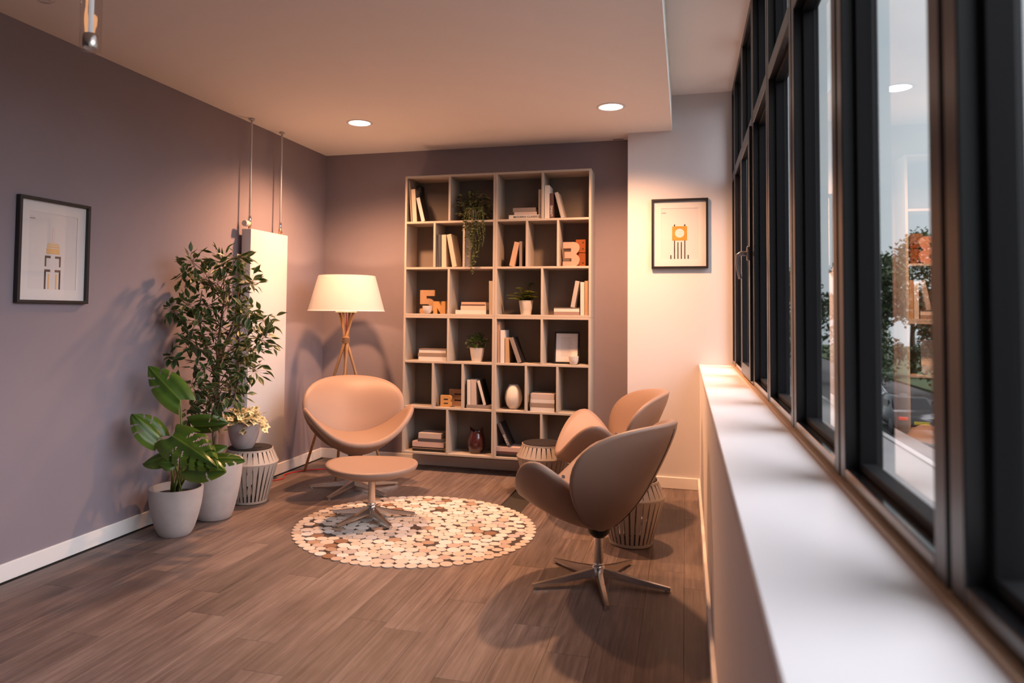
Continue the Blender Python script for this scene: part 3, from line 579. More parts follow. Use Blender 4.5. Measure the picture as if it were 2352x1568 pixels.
# books: U = upright (x, y front, z base, thickness, height, depth, tilt), F = lying flat (x, y, z, thickness, length, depth, turn)
BOOKS = [
    ('U', 0.9231, -0.235, 2.049, 0.012, 0.3419, 0.17, -4.16, 'taupe', None, 'thin taupe book leaning on the side panel, top left shelf cell', None),
    ('U', 0.9534, -0.115, 2.049, 0.0329, 0.3234, 0.085, -2.19, 'black', None, 'tall black book behind the cream book, top left shelf cell', None),
    ('U', 0.9519, -0.235, 2.049, 0.0372, 0.2747, 0.11, -4.14, 'cream', 'brown', 'thick cream book standing left of a small tilted book, top left cell', None),
    ('U', 1.0258, -0.235, 2.049, 0.0311, 0.2051, 0.14, -13.95, 'white', 'black', 'small tilted book with white spine and black cover, top left cell', None),
    ('F', 1.8905, -0.235, 2.049, 0.035, 0.266, 0.17, 0, 'white', False, 'white book with black capital letters lying at the bottom of the top shelf stack', 'MODERN CLASSICS'),
    ('F', 1.8939, -0.235, 2.084, 0.0221, 0.1849, 0.17, 0, 'pinkwhite', False, 'pinkish white book in the middle of the stack on the top shelf', None),
    ('F', 1.883, -0.235, 2.1061, 0.035, 0.1851, 0.17, 0, 'greybrown', False, 'grey brown book on top of the stack on the top shelf', None),
    ('U', 2.0128, -0.235, 2.084, 0.0246, 0.1998, 0.15, -0.38, 'greywhite', None, 'slim pale grey book standing on a lying white book beside the divider', None),
    ('U', 2.0689, -0.235, 2.049, 0.0389, 0.2655, 0.17, -0.35, 'white', None, 'tallest thick white book in the top right shelf cell', None),
    ('U', 2.1051, -0.235, 2.049, 0.0293, 0.2009, 0.17, -0.34, 'plum', None, 'dark plum book with white upright lettering, top right cell', 'LIVING'),
    ('U', 2.1932, -0.235, 2.049, 0.0255, 0.2099, 0.17, -14.56, 'greywhite', None, 'pale grey book tilted against the lettered dark book, top right cell', None),
    ('U', 1.1538, -0.235, 1.669, 0.0084, 0.2707, 0.17, -0.74, 'taupe', None, 'very thin beige book beside the navy book, second row', None),
    ('U', 1.1749, -0.235, 1.669, 0.0246, 0.2704, 0.17, -0.73, 'navy', None, 'navy blue book standing in the second row', None),
    ('U', 1.2118, -0.235, 1.669, 0.0378, 0.268, 0.17, -0.71, 'cream', None, 'upright cream book right of the navy book', None),
    ('U', 1.3027, -0.235, 1.669, 0.0374, 0.272, 0.17, -10.9, 'cream', None, 'cream book tilted to the left, second row', None),
    ('U', 1.7829, -0.235, 1.669, 0.0406, 0.1978, 0.17, 12.76, 'peach', None, 'peach tan book tilted to the right, second row', None),
    ('U', 1.8572, -0.235, 1.669, 0.021, 0.2028, 0.17, -0.44, 'greybrown', None, 'slim grey book holding up the tilted peach book', None),
    ('F', 1.4446, -0.235, 1.286, 0.0318, 0.258, 0.17, 0, 'white', False, 'white book at the bottom of the stack beneath the trailing plant', None),
    ('F', 1.4666, -0.235, 1.3178, 0.0336, 0.2134, 0.17, 0, 'cream', False, 'cream book in the middle of the stack beneath the trailing plant', None),
    ('F', 1.4676, -0.235, 1.3514, 0.0318, 0.2035, 0.17, 0, 'peach', False, 'peach book with dark spine band on top of the stack beneath the trailing plant', None),
    ('U', 1.6166, -0.235, 1.286, 0.0323, 0.2688, 0.17, -0.54, 'cream', None, 'upright cream book against the middle panel, third row', None),
    ('F', 2.2293, -0.235, 1.286, 0.0238, 0.2008, 0.17, 0, 'brownpink', False, 'brown book lying under an open edged white book, third row right', None),
    ('F', 2.2276, -0.235, 1.3098, 0.0341, 0.2074, 0.17, 0, 'white', True, 'lying book with white page edges facing out, third row right', None),
    ('U', 2.2743, -0.235, 1.3439, 0.0318, 0.2095, 0.17, 10.53, 'greywhite', None, 'pale grey book tilted right on top of lying books, third row', None),
    ('U', 2.3514, -0.235, 1.286, 0.0298, 0.2577, 0.17, -0.24, 'white', None, 'upright white book next to a tan book, third row right', None),
    ('U', 2.3827, -0.235, 1.286, 0.026, 0.2678, 0.17, -0.22, 'tan', None, 'tan book at the far right end of the third row', None),
    ('F', 1.1215, -0.235, 0.899, 0.0321, 0.2442, 0.17, 0, 'white', False, 'white book at the bottom of a stack of three, fourth row left', None),
    ('F', 1.1192, -0.235, 0.9311, 0.0303, 0.2481, 0.17, 0, 'taupe', False, 'taupe book in the middle of a stack of three, fourth row left', None),
    ('F', 1.1198, -0.235, 0.9614, 0.0336, 0.2424, 0.17, 0, 'pinkwhite', True, 'pinkish book with dark top on a stack of three, fourth row left', None),
    ('U', 1.6836, -0.235, 0.899, 0.0187, 0.3272, 0.17, -0.52, 'peach', None, 'thin tall peach book against the middle panel, fourth row', None),
    ('U', 1.7139, -0.235, 0.899, 0.0341, 0.2605, 0.17, -0.5, 'white', None, 'upright white book between two tan books, fourth row', None),
    ('U', 1.7518, -0.235, 0.899, 0.0311, 0.202, 0.17, -0.49, 'tan', None, 'short tan book with a dark book tilted against it', None),
    ('U', 1.8548, -0.235, 0.899, 0.0328, 0.2079, 0.17, -19.72, 'greybrown', 'black', 'grey spined black book tilted left, fourth row', None),
    ('F', 1.5207, -0.235, 0.526, 0.0279, 0.2076, 0.17, 0, 'greybrown', False, 'grey book lying flat under three standing books, fifth row', None),
    ('U', 1.4378, -0.235, 0.5539, 0.029, 0.1999, 0.17, -0.62, 'white', None, 'upright white book standing on a lying grey book', None),
    ('U', 1.4761, -0.235, 0.5539, 0.0424, 0.2023, 0.17, -0.6, 'pinkwhite', None, 'thick pinkish book standing on a lying grey book', None),
    ('U', 1.5712, -0.235, 0.5539, 0.022, 0.2018, 0.17, -16.05, 'white', 'black', 'white spined black book tilted left on a lying grey book', None),
    ('F', 2.0404, -0.235, 0.526, 0.0306, 0.1946, 0.17, 0, 'white', False, 'lowest white book of the stack of four beside the white vase', None),
    ('F', 2.0382, -0.235, 0.5566, 0.0357, 0.1985, 0.17, 0, 'taupe', False, 'taupe book second from bottom in the stack of four beside the white vase', None),
    ('F', 2.0407, -0.235, 0.5923, 0.0279, 0.1933, 0.17, 0, 'white', False, 'white book third from bottom in the stack of four beside the white vase', None),
    ('F', 2.0396, -0.235, 0.6202, 0.0453, 0.1882, 0.17, 0, 'pinkwhite', False, 'thick pinkish book on top of the stack of four beside the white vase', None),
    ('F', 1.0938, -0.235, 0.1567, 0.0371, 0.2745, 0.17, 0, 'black', False, 'black book with a tan line at the bottom of the lowest left stack', None),
    ('F', 1.0916, -0.235, 0.1938, 0.0417, 0.2728, 0.17, 0, 'pink', False, 'pink book above the black one in the lowest left stack', None),
    ('F', 1.1115, -0.235, 0.2355, 0.0283, 0.2173, 0.17, 0, 'slate', False, 'slate grey book under the top book of the lowest left stack', None),
    ('F', 1.1065, -0.235, 0.2638, 0.0431, 0.1963, 0.17, 0, 'pinkwhite', False, 'pinkish beige book on top of the lowest left stack', None),
    ('F', 1.7736, -0.235, 0.1567, 0.0205, 0.2059, 0.17, 0, 'black', False, 'black book at the very bottom of the lowest right stack', None),
    ('F', 1.7736, -0.235, 0.1772, 0.0206, 0.2059, 0.17, 0, 'plum', False, 'dark plum book under the pink one, lowest right cell', None),
    ('F', 1.7748, -0.235, 0.1978, 0.0343, 0.2081, 0.17, 0, 'pink', False, 'pink book on top of the lowest right stack', None),
    ('U', 1.7751, -0.235, 0.2321, 0.0248, 0.2003, 0.17, -25.58, 'slate', 'black', 'dark slate book with white lettering tilted left in the lowest right cell', 'LIVING'),
]
def book(spec):
    kind, x, y, z, th, ln, dp, ang, col, extra, label, text = spec
    t = thing('book', label, 'book', (x, y, z), 0, 'books on the shelf')
    c = 0.0022; ins = 0.004
    if kind == 'U':
        if ang < 0: t.rotation_euler = (0, R(ang), 0)
        else: t.rotation_euler = (0, R(ang), 0)
        a = abs(R(ang)); t.location = (x, y, z + th / 2 * math.sin(a))
        w2 = th / 2
        cov = MB().bbox((-w2, 0, 0), (w2, c, ln), 0.0008).bbox((-w2, c, 0), (-w2 + c, dp, ln), 0.0008)
        if not extra: cov.bbox((w2 - c, c, 0), (w2, dp, ln), 0.0008)
        cov.build('cover', 'book_' + col, t)
        if extra: MB().bbox((w2 - c, c, 0), (w2 + 0.0004, dp, ln), 0.0008).build('front_board', 'book_' + extra, t)
        MB().box((-w2 + c, c, ins), (w2 - c, dp - 0.003, ln - ins)).build('page_block', 'pages', t)
        if text:
            M = Matrix.Translation((0, -0.0004, ln * (0.60 if text == 'LIVING' and ang == 0 else 0.30))) @ Matrix.Rotation(R(90), 4, 'X') @ Matrix.Rotation(R(90), 4, 'Z')
            lettering('lettering', text, min(th * 0.95, 0.026), 'book_white', t, M, w=ln * 0.42)
    else:
        l2 = ln / 2
        if extra:   # fore-edge towards the room
            cov = MB().bbox((-l2, 0, 0), (l2, dp, c), 0.0008).bbox((-l2, 0, th - c), (l2, dp, th), 0.0008).bbox((-l2, dp - c, c), (l2, dp, th - c), 0.0008)
            MB().box((-l2 + ins, 0.004, c), (l2 - ins, dp - c, th - c)).build('page_block', 'pages', t)
        else:
            cov = MB().bbox((-l2, 0, 0), (l2, c, th), 0.0008).bbox((-l2, c, 0), (l2, dp, c), 0.0008).bbox((-l2, c, th - c), (l2, dp, th), 0.0008)
            MB().box((-l2 + ins, c, c), (l2 - ins, dp - 0.003, th - c)).build('page_block', 'pages', t)
        cov.build('cover', 'book_' + ('brown' if extra else col), t)
        if text:
            lettering('lettering', text, th * 0.62, 'ink', t, Matrix.Translation((0.012, -0.0004, th * 0.5)) @ Matrix.Rotation(R(90), 4, 'X'), w=ln * 0.80)
        if label.startswith('peach book'):
            MB().box((-l2 + 0.004, -0.0006, 0.004), (l2 - 0.004, 0, th * 0.42)).build('spine_band', 'book_plum', t)
        if label.startswith('black book with a tan'):
            MB().box((-l2, -0.0006, th * 0.62), (l2, 0, th * 0.74)).build('spine_band', 'book_tan', t)
for b_ in BOOKS: book(b_)

# ---- block letters and small objects on the shelf
def arc(cx, cz, rx, rz, a0, a1, n=8): return [(cx + rx * math.cos(R(a0 + (a1 - a0) * i / n)), cz + rz * math.sin(R(a0 + (a1 - a0) * i / n))) for i in range(n + 1)]
def letter(name, label, poly, loc, w, h, d, m, rz=0.0, holes=()):
    t = thing(name, label, 'letter', loc, rz)
    bm = bmesh.new(); vs = [bm.verts.new((x * w, 0, z * h)) for x, z in poly]; f = bm.faces.new(vs)
    r_ = bmesh.ops.extrude_face_region(bm, geom=[f]); bmesh.ops.translate(bm, vec=(0, d, 0), verts=[g for g in r_['geom'] if isinstance(g, bmesh.types.BMVert)])
    bmesh.ops.triangulate(bm, faces=[f_ for f_ in bm.faces if len(f_.verts) > 4])
    MB().bm(bm).build('block', m, t)
    for (x0, x1, z0, z1) in holes: MB().box((x0 * w, -0.0012, z0 * h), (x1 * w, 0.001, z1 * h)).build('slot', 'book_black', t)
    return t
three = [(0.0, 0.0)] + arc(0.66, 0.26, 0.34, 0.26, -90, 62, 8) + [(0.80, 0.50)] + arc(0.66, 0.76, 0.34, 0.24, -55, 90, 8) + [(0.02, 1.0), (0.02, 0.745), (0.50, 0.745), (0.50, 0.60), (0.11, 0.60), (0.11, 0.335), (0.52, 0.335), (0.52, 0.20), (0.0, 0.20)]
letter('number_block', 'peach coloured block number three on the shelf', three, (2.193, -0.215, 1.6688), 0.132, 0.192, 0.03, 'letter_peach')
mq = thing('marquee_letter', 'rust brown wooden block with dark round bulb holes behind the peach number', 'letter', (2.285, -0.16, 1.6688))
MB().bbox((0, 0, 0), (0.080, 0.05, 0.108), 0.004).bbox((0, 0, 0.110), (0.080, 0.05, 0.216), 0.004).build('block', 'letter_rust', mq)
for zz in (0.03, 0.142, 0.192): MB().lathe([(0.0, 0.0), (0.006, 0.0), (0.006, 0.004)], 14, M=Matrix.Translation((0.060, -0.001, zz)) @ Matrix.Rotation(R(-90), 4, 'X'), caps=(False, False)).build('bulb_hole', 'book_black', mq)
five = [(0.03, 1.0), (0.03, 0.40), (0.50, 0.40)] + arc(0.52, 0.30, 0.16, 0.10, 90, -90, 6) + [(0.30, 0.20), (0.20, 0.23), (0.02, 0.20), (0.0, 0.08), (0.06, 0.0)] + [(0.55, 0.0)] + arc(0.62, 0.32, 0.38, 0.32, -80, 90, 9) + [(0.46, 0.64), (0.46, 0.75), (0.98, 0.75), (1.0, 0.78), (1.0, 0.98), (0.98, 1.0)]
letter('number_block', 'tan wooden block number five behind a white cup', five, (0.972, -0.150, 1.2860), 0.133, 0.197, 0.03, 'letter_tan')
enn = [(0, 0), (0.32, 0), (0.32, 0.48), (0.62, 0), (1, 0), (1, 1), (0.66, 1), (0.66, 0.62), (0.42, 1), (0, 1)]
letter('letter_block', 'pale wooden block letter N beside a white cup', enn, (1.119, -0.220, 1.2860), 0.102, 0.102, 0.045, 'letter_wood', R(3))
bee = [(0, 0), (0.80, 0)] + arc(0.80, 0.26, 0.20, 0.22, -70, 70, 6) + [(0.88, 0.50)] + arc(0.80, 0.75, 0.18, 0.22, -60, 80, 6) + [(0.78, 1.0), (0, 1.0)]
letter('letter_block', 'small golden wooden block letter B on the fifth row', bee, (1.193, -0.225, 0.5262), 0.097, 0.094, 0.03, 'letter_wood', 0, [(0.30, 0.66, 0.28, 0.36), (0.30, 0.66, 0.62, 0.72)])
eee = [(0, 0), (1, 0), (1, 0.30), (0.38, 0.30), (0.38, 0.38), (1, 0.38), (1, 0.66), (0.38, 0.66), (0.38, 0.75), (1, 0.75), (1, 1), (0, 1)]
letter('letter_block', 'brown wooden block letter E behind the golden letter', eee, (1.238, -0.135, 0.5262), 0.120, 0.138, 0.035, 'letter_brown')

def cup(loc, r, h, label):
    t = thing('cup', label, 'cup', loc, 0, 'small white cups')
    MB().lathe([(0.0, 0.0), (r * 0.5, 0.0), (r * 0.72, h * 0.14), (r * 0.92, h * 0.5), (r, h), (r * 0.95, h), (r * 0.87, h * 0.5), (r * 0.66, h * 0.18), (0, h * 0.1)], 32, caps=(False, False)).build('bowl', 'white_ceramic', t, auto=60)
cup((1.066, -0.215, 1.2860), 0.042, 0.065, 'small white cup in front of the number five')
cup((2.283, -0.215, 0.8992), 0.040, 0.066, 'small white cup in front of the small framed text')
ph = thing('photo_frame', 'small black frame with a printed text leaning on the fourth shelf', 'picture frame', (2.216, -0.150, 0.9012))
ph.rotation_euler = (R(-7), 0, 0)
w_, h_ = 0.202, 0.254
for lo, hi in (((-w_/2, 0, 0), (-w_/2 + 0.014, 0.014, h_)), ((w_/2 - 0.014, 0, 0), (w_/2, 0.014, h_)), ((-w_/2 + 0.014, 0, 0), (w_/2 - 0.014, 0.014, 0.014)), ((-w_/2 + 0.014, 0, h_ - 0.014), (w_/2 - 0.014, 0.014, h_))):
    MB().bbox(lo, hi, 0.0012).build('frame_bar', 'black_frame', ph)
MB().box((-w_/2 + 0.014, 0.005, 0.014), (w_/2 - 0.014, 0.010, h_ - 0.014)).build('print_paper', 'paper', ph)
rg = random.Random(3)
for k in range(17):
    zz = 0.058 + k * 0.0092
    MB().box((-0.048, 0.0046, zz), (-0.048 + rg.uniform(0.07, 0.10), 0.005, zz + 0.0024)).build('text_line', mat('text_grey', (0.42, 0.36, 0.33), 0.8), ph)

vs_ = thing('ribbed_vase', 'white egg shaped ribbed ceramic vase on the fifth shelf', 'vase', (1.790, -0.150, 0.5262))
prof = [(0.030, 0.0), (0.037, 0.004), (0.058, 0.035), (0.0695, 0.075), (0.0705, 0.10), (0.062, 0.145), (0.044, 0.180), (0.036, 0.194), (0.034, 0.196), (0.030, 0.19), (0.04, 0.17), (0.06, 0.1), (0.03, 0.01)]
n = 96; mbv = MB(); vv = []; ff = []
for r_, z_ in prof:
    for i in range(n):
        a = 2 * math.pi * i / n; rr = r_ * (1 - 0.022 * (0.5 + 0.5 * math.cos(a * 24))); vv.append((rr * math.cos(a), rr * math.sin(a), z_))
for j in range(len(prof) - 1):
    for i in range(n): ff.append((j*n+i, j*n+(i+1) % n, (j+1)*n+(i+1) % n, (j+1)*n+i))
ff.append(tuple(reversed(range(n))))
mbv.add(vv, ff).build('body', 'white_ceramic', vs_, smooth=True)
cv = thing('cat_vase', 'dark red brown glass vase with two pointed ears on the bottom shelf', 'vase', (1.480, -0.150, 0.1568))
prof = [(0.0, 0.0), (0.045, 0.0), (0.055, 0.006), (0.070, 0.05), (0.0735, 0.085), (0.066, 0.130), (0.055, 0.160), (0.052, 0.182), (0.053, 0.190), (0.049, 0.190), (0.047, 0.165), (0.060, 0.12), (0.066, 0.085), (0.05, 0.01), (0, 0.008)]
vv = []; ff = []; n = 48
for r_, z_ in prof:
    for i in range(n):
        a = 2 * math.pi * i / n; ear = max(0, abs(math.cos(a)) - 0.82) / 0.18; dip = max(0, abs(math.sin(a)) - 0.6) / 0.4
        zz = z_ + (0.020 * ear ** 1.5 - 0.014 * dip) * max(0, (z_ - 0.15) / 0.04); vv.append((r_ * math.cos(a), r_ * math.sin(a), zz))
for j in range(len(prof) - 1):
    for i in range(n): ff.append((j*n+i, j*n+(i+1) % n, (j+1)*n+(i+1) % n, (j+1)*n+i))
MB().add(vv, ff).build('body', 'dark_glass', cv, smooth=True)
MB().lathe([(0.0, 0.006), (0.006, 0.0), (0.0, -0.006)], 10, M=Matrix.Translation((0, -0.053, 0.160)), caps=(False, False)).build('beak', 'dark_glass', cv, smooth=True)

# ---- shelf plants
def leaf_shape(mb, p, q, ln, wd, rim=None, fold=0.15, curl=0.2):
    a = [0.25, 0.0, 1.0, 1.0, 0.0, 1.0, 1.0, 0.3] if rim is None else rim
    pts = [(0, 0, 0), (0.5, 0, curl * 0.3), (0.35, 0.5, fold + curl * 0.2), (0.35, -0.5, fold + curl * 0.2), (1.0, 0, -curl * 0.2), (0.72, 0.36, fold * 0.8 + curl * 0.2), (0.72, -0.36, fold * 0.8 + curl * 0.2)]
    vs = [p + q @ Vector((x * ln, y * wd, z * wd)) for x, y, z in pts]
    mb.add(vs, [(0, 1, 2), (0, 3, 1), (1, 5, 2), (1, 3, 6), (1, 4, 5), (1, 6, 4)], a[:7])
def rot_to(d, roll, rg=random): return d.to_track_quat('X', 'Z').to_matrix() @ Matrix.Rotation(roll, 3, 'X')

tp = thing('trailing_plant', 'dark green trailing plant spilling over the top shelf', 'plant', (1.445, -0.135, 2.0490))
MB().lathe([(0.0, 0.0), (0.05, 0.0), (0.062, 0.10), (0.064, 0.115), (0.058, 0.115), (0.054, 0.10), (0, 0.095)], 28, caps=(False, False)).build('pot', mat('pot_dark', (0.06, 0.05, 0.05), 0.6), tp, auto=40)
rg = random.Random(11); fo = MB(); st = MB()
for k in range(330):
    a = rg.uniform(0, 6.28); rr = abs(rg.gauss(0, 1)) * 0.07; rr = min(rr, 0.16)
    z = 0.10 + rg.uniform(-0.10, 0.16) * (1 - rr * 2.5)
    p = Vector((math.cos(a) * rr * 1.05, math.sin(a) * rr * 0.62 - 0.03, max(z, 0.012)))
    p.y = min(p.y, 0.085); p.x = max(-0.135, min(0.135, p.x))
    d = (Vector((math.cos(a), math.sin(a), rg.uniform(-0.6, 0.6)))).normalized()
    leaf_shape(fo, p, rot_to(d, rg.uniform(-1, 1)), rg.uniform(0.026, 0.040), rg.uniform(0.017, 0.027), [rg.random()] * 7)
for (ex, ez, ng) in ((0.03, -0.44, 9), (0.025, -0.43, 8), (0.05, -0.36, 8), (-0.01, -0.30, 8), (0.075, -0.30, 8), (0.11, -0.22, 8), (0.015, -0.24, 8), (0.09, -0.16, 7), (-0.03, -0.18, 7), (0.12, -0.10, 6), (0.05, -0.12, 7), (-0.05, -0.08, 5)):
    s0 = Vector((ex * 0.5 + rg.uniform(-0.02, 0.02), -0.03, 0.12)); pts = [s0, Vector((ex * 0.8, -0.115, 0.10)), Vector((ex, -0.150, -0.01))]
    nn = max(3, int(-ez / 0.045))
    for j in range(1, nn + 1): pts.append(Vector((ex + math.sin(j * 1.3 + ex * 40) * 0.008, -0.150 + rg.uniform(-0.006, 0.006), -0.01 + (ez + 0.01) * j / nn)))
    st.tube(pts, 0.0012, 4, cap=False)
    for j in range(1, len(pts)):
        for q_ in range(6):
            f_ = rg.random(); p = pts[j-1].lerp(pts[j], f_); a = rg.uniform(0, 6.28)
            d = Vector((math.cos(a), math.sin(a) - 0.4, rg.uniform(-0.9, 0.2))).normalized()
            leaf_shape(fo, p, rot_to(d, rg.uniform(-1, 1)), rg.uniform(0.016, 0.027), rg.uniform(0.010, 0.016), [rg.random()] * 7)
stuff(fo.build('foliage', 'trail_leaf', tp, fix=False)); st.build('vines', 'stem_green', tp)

def tin_pot(t, r, h):
    MB().lathe([(0.0, 0.0), (r * 0.70, 0.0), (r * 0.80, h * 0.34), (r * 0.815, h * 0.36), (r * 0.83, h * 0.38), (r * 0.985, h * 0.96), (r * 1.02, h * 0.97), (r * 1.02, h), (r * 0.95, h), (r * 0.9, h * 0.85), (0, h * 0.85)], 36, caps=(False, False)).build('pot', 'white_tin', t, auto=30)
    MB().lathe([(0.0, h * 0.86), (r * 0.91, h * 0.86)], 28, caps=(False, False)).build('soil', 'soil', t)
fp = thing('potted_fern', 'small fern in a white tin pot on the third shelf', 'plant', (1.886, -0.150, 1.2862))
tin_pot(fp, 0.059, 0.113)
for k in range(22):
    a = k * 2.4 + rg.uniform(-0.3, 0.3); L = rg.uniform(0.12, 0.18); up = rg.uniform(0.25, 1.3) if k % 5 else 1.9
    if math.sin(a) > 0: L *= 0.62
    if math.cos(a) > 0: L *= 0.68
    if k == 3: a = 1.2; L = 0.12; up = 3.2
    mb = MB(); pts = []
    for j in range(9):
        f_ = j / 8; pts.append(Vector((math.cos(a) * L * f_, math.sin(a) * L * f_ * 0.85, 0.105 + L * up * (f_ - 0.62 * f_ * f_))))
    mb.tube(pts, [0.0016] * 8 + [0.0006], 4, cap=False); mb.a = [0.0] * len(mb.v)
    for j in range(1, 9):
        tdir = (pts[j] - pts[j-1]).normalized(); sd_ = tdir.cross(Vector((0, 0, 1))).normalized()
        for s_ in (-1, 1):
            for h2 in (0.0, 0.5):
                p = pts[j-1].lerp(pts[j], h2); wl_ = 0.026 * math.sin(math.pi * min(1, (j + h2) / 9.5) ** 0.8) + 0.006
                d = (sd_ * s_ + tdir * 0.6 + Vector((0, 0, -0.15))).normalized()
                leaf_shape(mb, p, rot_to(d, 0), wl_ * 1.15, 0.015, [rg.random()] * 7)
    mb.build('frond', 'fern_leaf', fp, fix=False)
bp_ = thing('potted_bush', 'small round dark green bush in a white tin pot on the fourth shelf', 'plant', (1.482, -0.160, 0.8992))
tin_pot(bp_, 0.061, 0.112)
fo = MB()
for k in range(520):
    d = Vector((rg.gauss(0, 1), rg.gauss(0, 1), rg.gauss(0, 1))).normalized()
    p = Vector((d.x * 0.088, d.y * 0.075, 0.160 + d.z * 0.062)) * 1.0; p = Vector((0, 0, 0.15)) + (p - Vector((0, 0, 0.15))) * rg.uniform(0.35, 1.05)
    p.z = max(p.z, 0.112)
    leaf_shape(fo, p, rot_to((d + Vector((rg.uniform(-.6, .6), rg.uniform(-.6, .6), rg.uniform(-.2, .8)))).normalized(), rg.uniform(-1, 1)), rg.uniform(0.018, 0.028), 0.008, [rg.random()] * 7)
stuff(fo.build('foliage', 'bush_leaf', bp_, fix=False))
MB().tube([(0, 0, 0.09), (0.004, 0, 0.15)], 0.003, 6).build('stem', 'bark', bp_)
# ================================================================ floor lamp
LX, LY = 0.462, -0.485
fl = thing('floor_lamp', 'wooden twisted leg floor lamp with a wide white drum shade in the corner', 'floor lamp', (LX, LY, 0))
sm = bpy.data.materials.new('shade_cloth'); sm.use_nodes = True; MATS['shade_cloth'] = sm
_n = sm.node_tree.nodes; _l = sm.node_tree.links; _b = _n['Principled BSDF']; _b.inputs['Base Color'].default_value = (0.66, 0.63, 0.62, 1); _b.inputs['Roughness'].default_value = 0.9
_t = _n.new('ShaderNodeBsdfTranslucent'); _t.inputs['Color'].default_value = (0.86, 0.83, 0.80, 1); _x = _n.new('ShaderNodeMixShader'); _x.inputs['Fac'].default_value = 0.28
_l.new(_b.outputs[0], _x.inputs[1]); _l.new(_t.outputs[0], _x.inputs[2]); _l.new(_x.outputs[0], _n['Material Output'].inputs['Surface'])
MB().lathe([(0.310, 1.300), (0.230, 1.588), (0.228, 1.588), (0.308, 1.300)], 64, caps=(False, False)).build('shade', 'shade_cloth', fl, auto=60)
MB().lathe([(0.309, 1.298), (0.312, 1.300), (0.3105, 1.306), (0.3075, 1.306), (0.307, 1.300)], 64, caps=(False, False)).build('shade_rim', 'trim_white', fl, smooth=True)
MB().lathe([(0.0, 1.288), (0.085, 1.288), (0.088, 1.292), (0.085, 1.297), (0, 1.297)], 40, caps=(False, False)).build('top_disc', mat('disc_cream', (0.74, 0.62, 0.46), 0.5), fl, auto=35)
MB().lathe([(0.0, 1.297), (0.018, 1.297), (0.018, 1.35), (0.03, 1.39), (0.032, 1.42), (0.02, 1.45), (0, 1.456)], 24, caps=(False, False)).build('bulb', 'white_ceramic', fl, auto=50)
bl_ = bpy.data.lights.new('added_bulb_fill', 'POINT'); bl_.energy = 7.0; bl_.color = (1.0, 0.58, 0.34); bl_.shadow_soft_size = 0.03  # weak fill added inside the lamp to brighten the wall under its shade
blo = bpy.data.objects.new('added_bulb_fill', bl_); COL.objects.link(blo); blo.parent = fl; blo.location = (0, 0, 1.49)
for k in range(3):
    a = k * 2.094 + 0.4; MB().tube([(0.018 * math.cos(a), 0.018 * math.sin(a), 1.36), (0.296 * math.cos(a), 0.296 * math.sin(a), 1.345)], 0.002, 6).build('shade_spoke', 'steel', fl)
for k in range(4):
    a = R(196) + k * R(90); a2 = a + R(165)
    top = Vector((0.062 * math.cos(a2), 0.062 * math.sin(a2), 1.288)); bot = Vector((0.318 * math.cos(a), 0.318 * math.sin(a), 0.0))
    tw = Vector((0.013 * math.cos(a + R(75)), 0.013 * math.sin(a + R(75)), 1.062))
    MB().tube([bot, bot.lerp(tw, 0.5), tw, top], [0.0105, 0.0115, 0.0115, 0.010], 12).build('leg', 'lamp_wood', fl, smooth=True)
for k in range(5): MB().lathe([(0.026, 1.040 + k * 0.010), (0.0325, 1.045 + k * 0.010), (0.026, 1.050 + k * 0.010)], 24, caps=(True, True)).build('rope_binding', 'rope', fl, smooth=True)
MB().tube([(0.0, 0.0, 1.288), (0.006, -0.004, 1.2), (0.003, 0.0, 1.06), (0.01, -0.012, 0.8), (-0.02, -0.01, 0.4), (-0.05, 0.0, 0.06), (-0.09, 0.03, 0.004)], 0.0032, 8).build('drop_cord', 'red_cord', fl, smooth=True)
cb = MB(); pts = [(0.372, -0.455), (0.295, -0.443), (0.21, -0.49), (0.145, -0.545), (0.095, -0.64), (0.075, -0.73), (0.105, -0.80), (0.135, -0.86), (0.11, -0.92), (0.075, -0.96), (0.05, -1.05)]
sm_pts = []
for i in range(len(pts) - 1):
    p0, p1, p2, p3 = [Vector((*pts[max(0, min(len(pts) - 1, i + j))], 0.0045)) for j in (-1, 0, 1, 2)]
    for k in range(5):
        t = k / 5; sm_pts.append(0.5 * ((2 * p1) + (-p0 + p2) * t + (2*p0 - 5*p1 + 4*p2 - p3) * t * t + (-p0 + 3*p1 - 3*p2 + p3) * t ** 3))
tag(cb.tube(sm_pts, 0.0038, 8).build('power_cord', 'red_cord', smooth=True), 'red fabric power cord running along the floor from the lamp', 'cord')

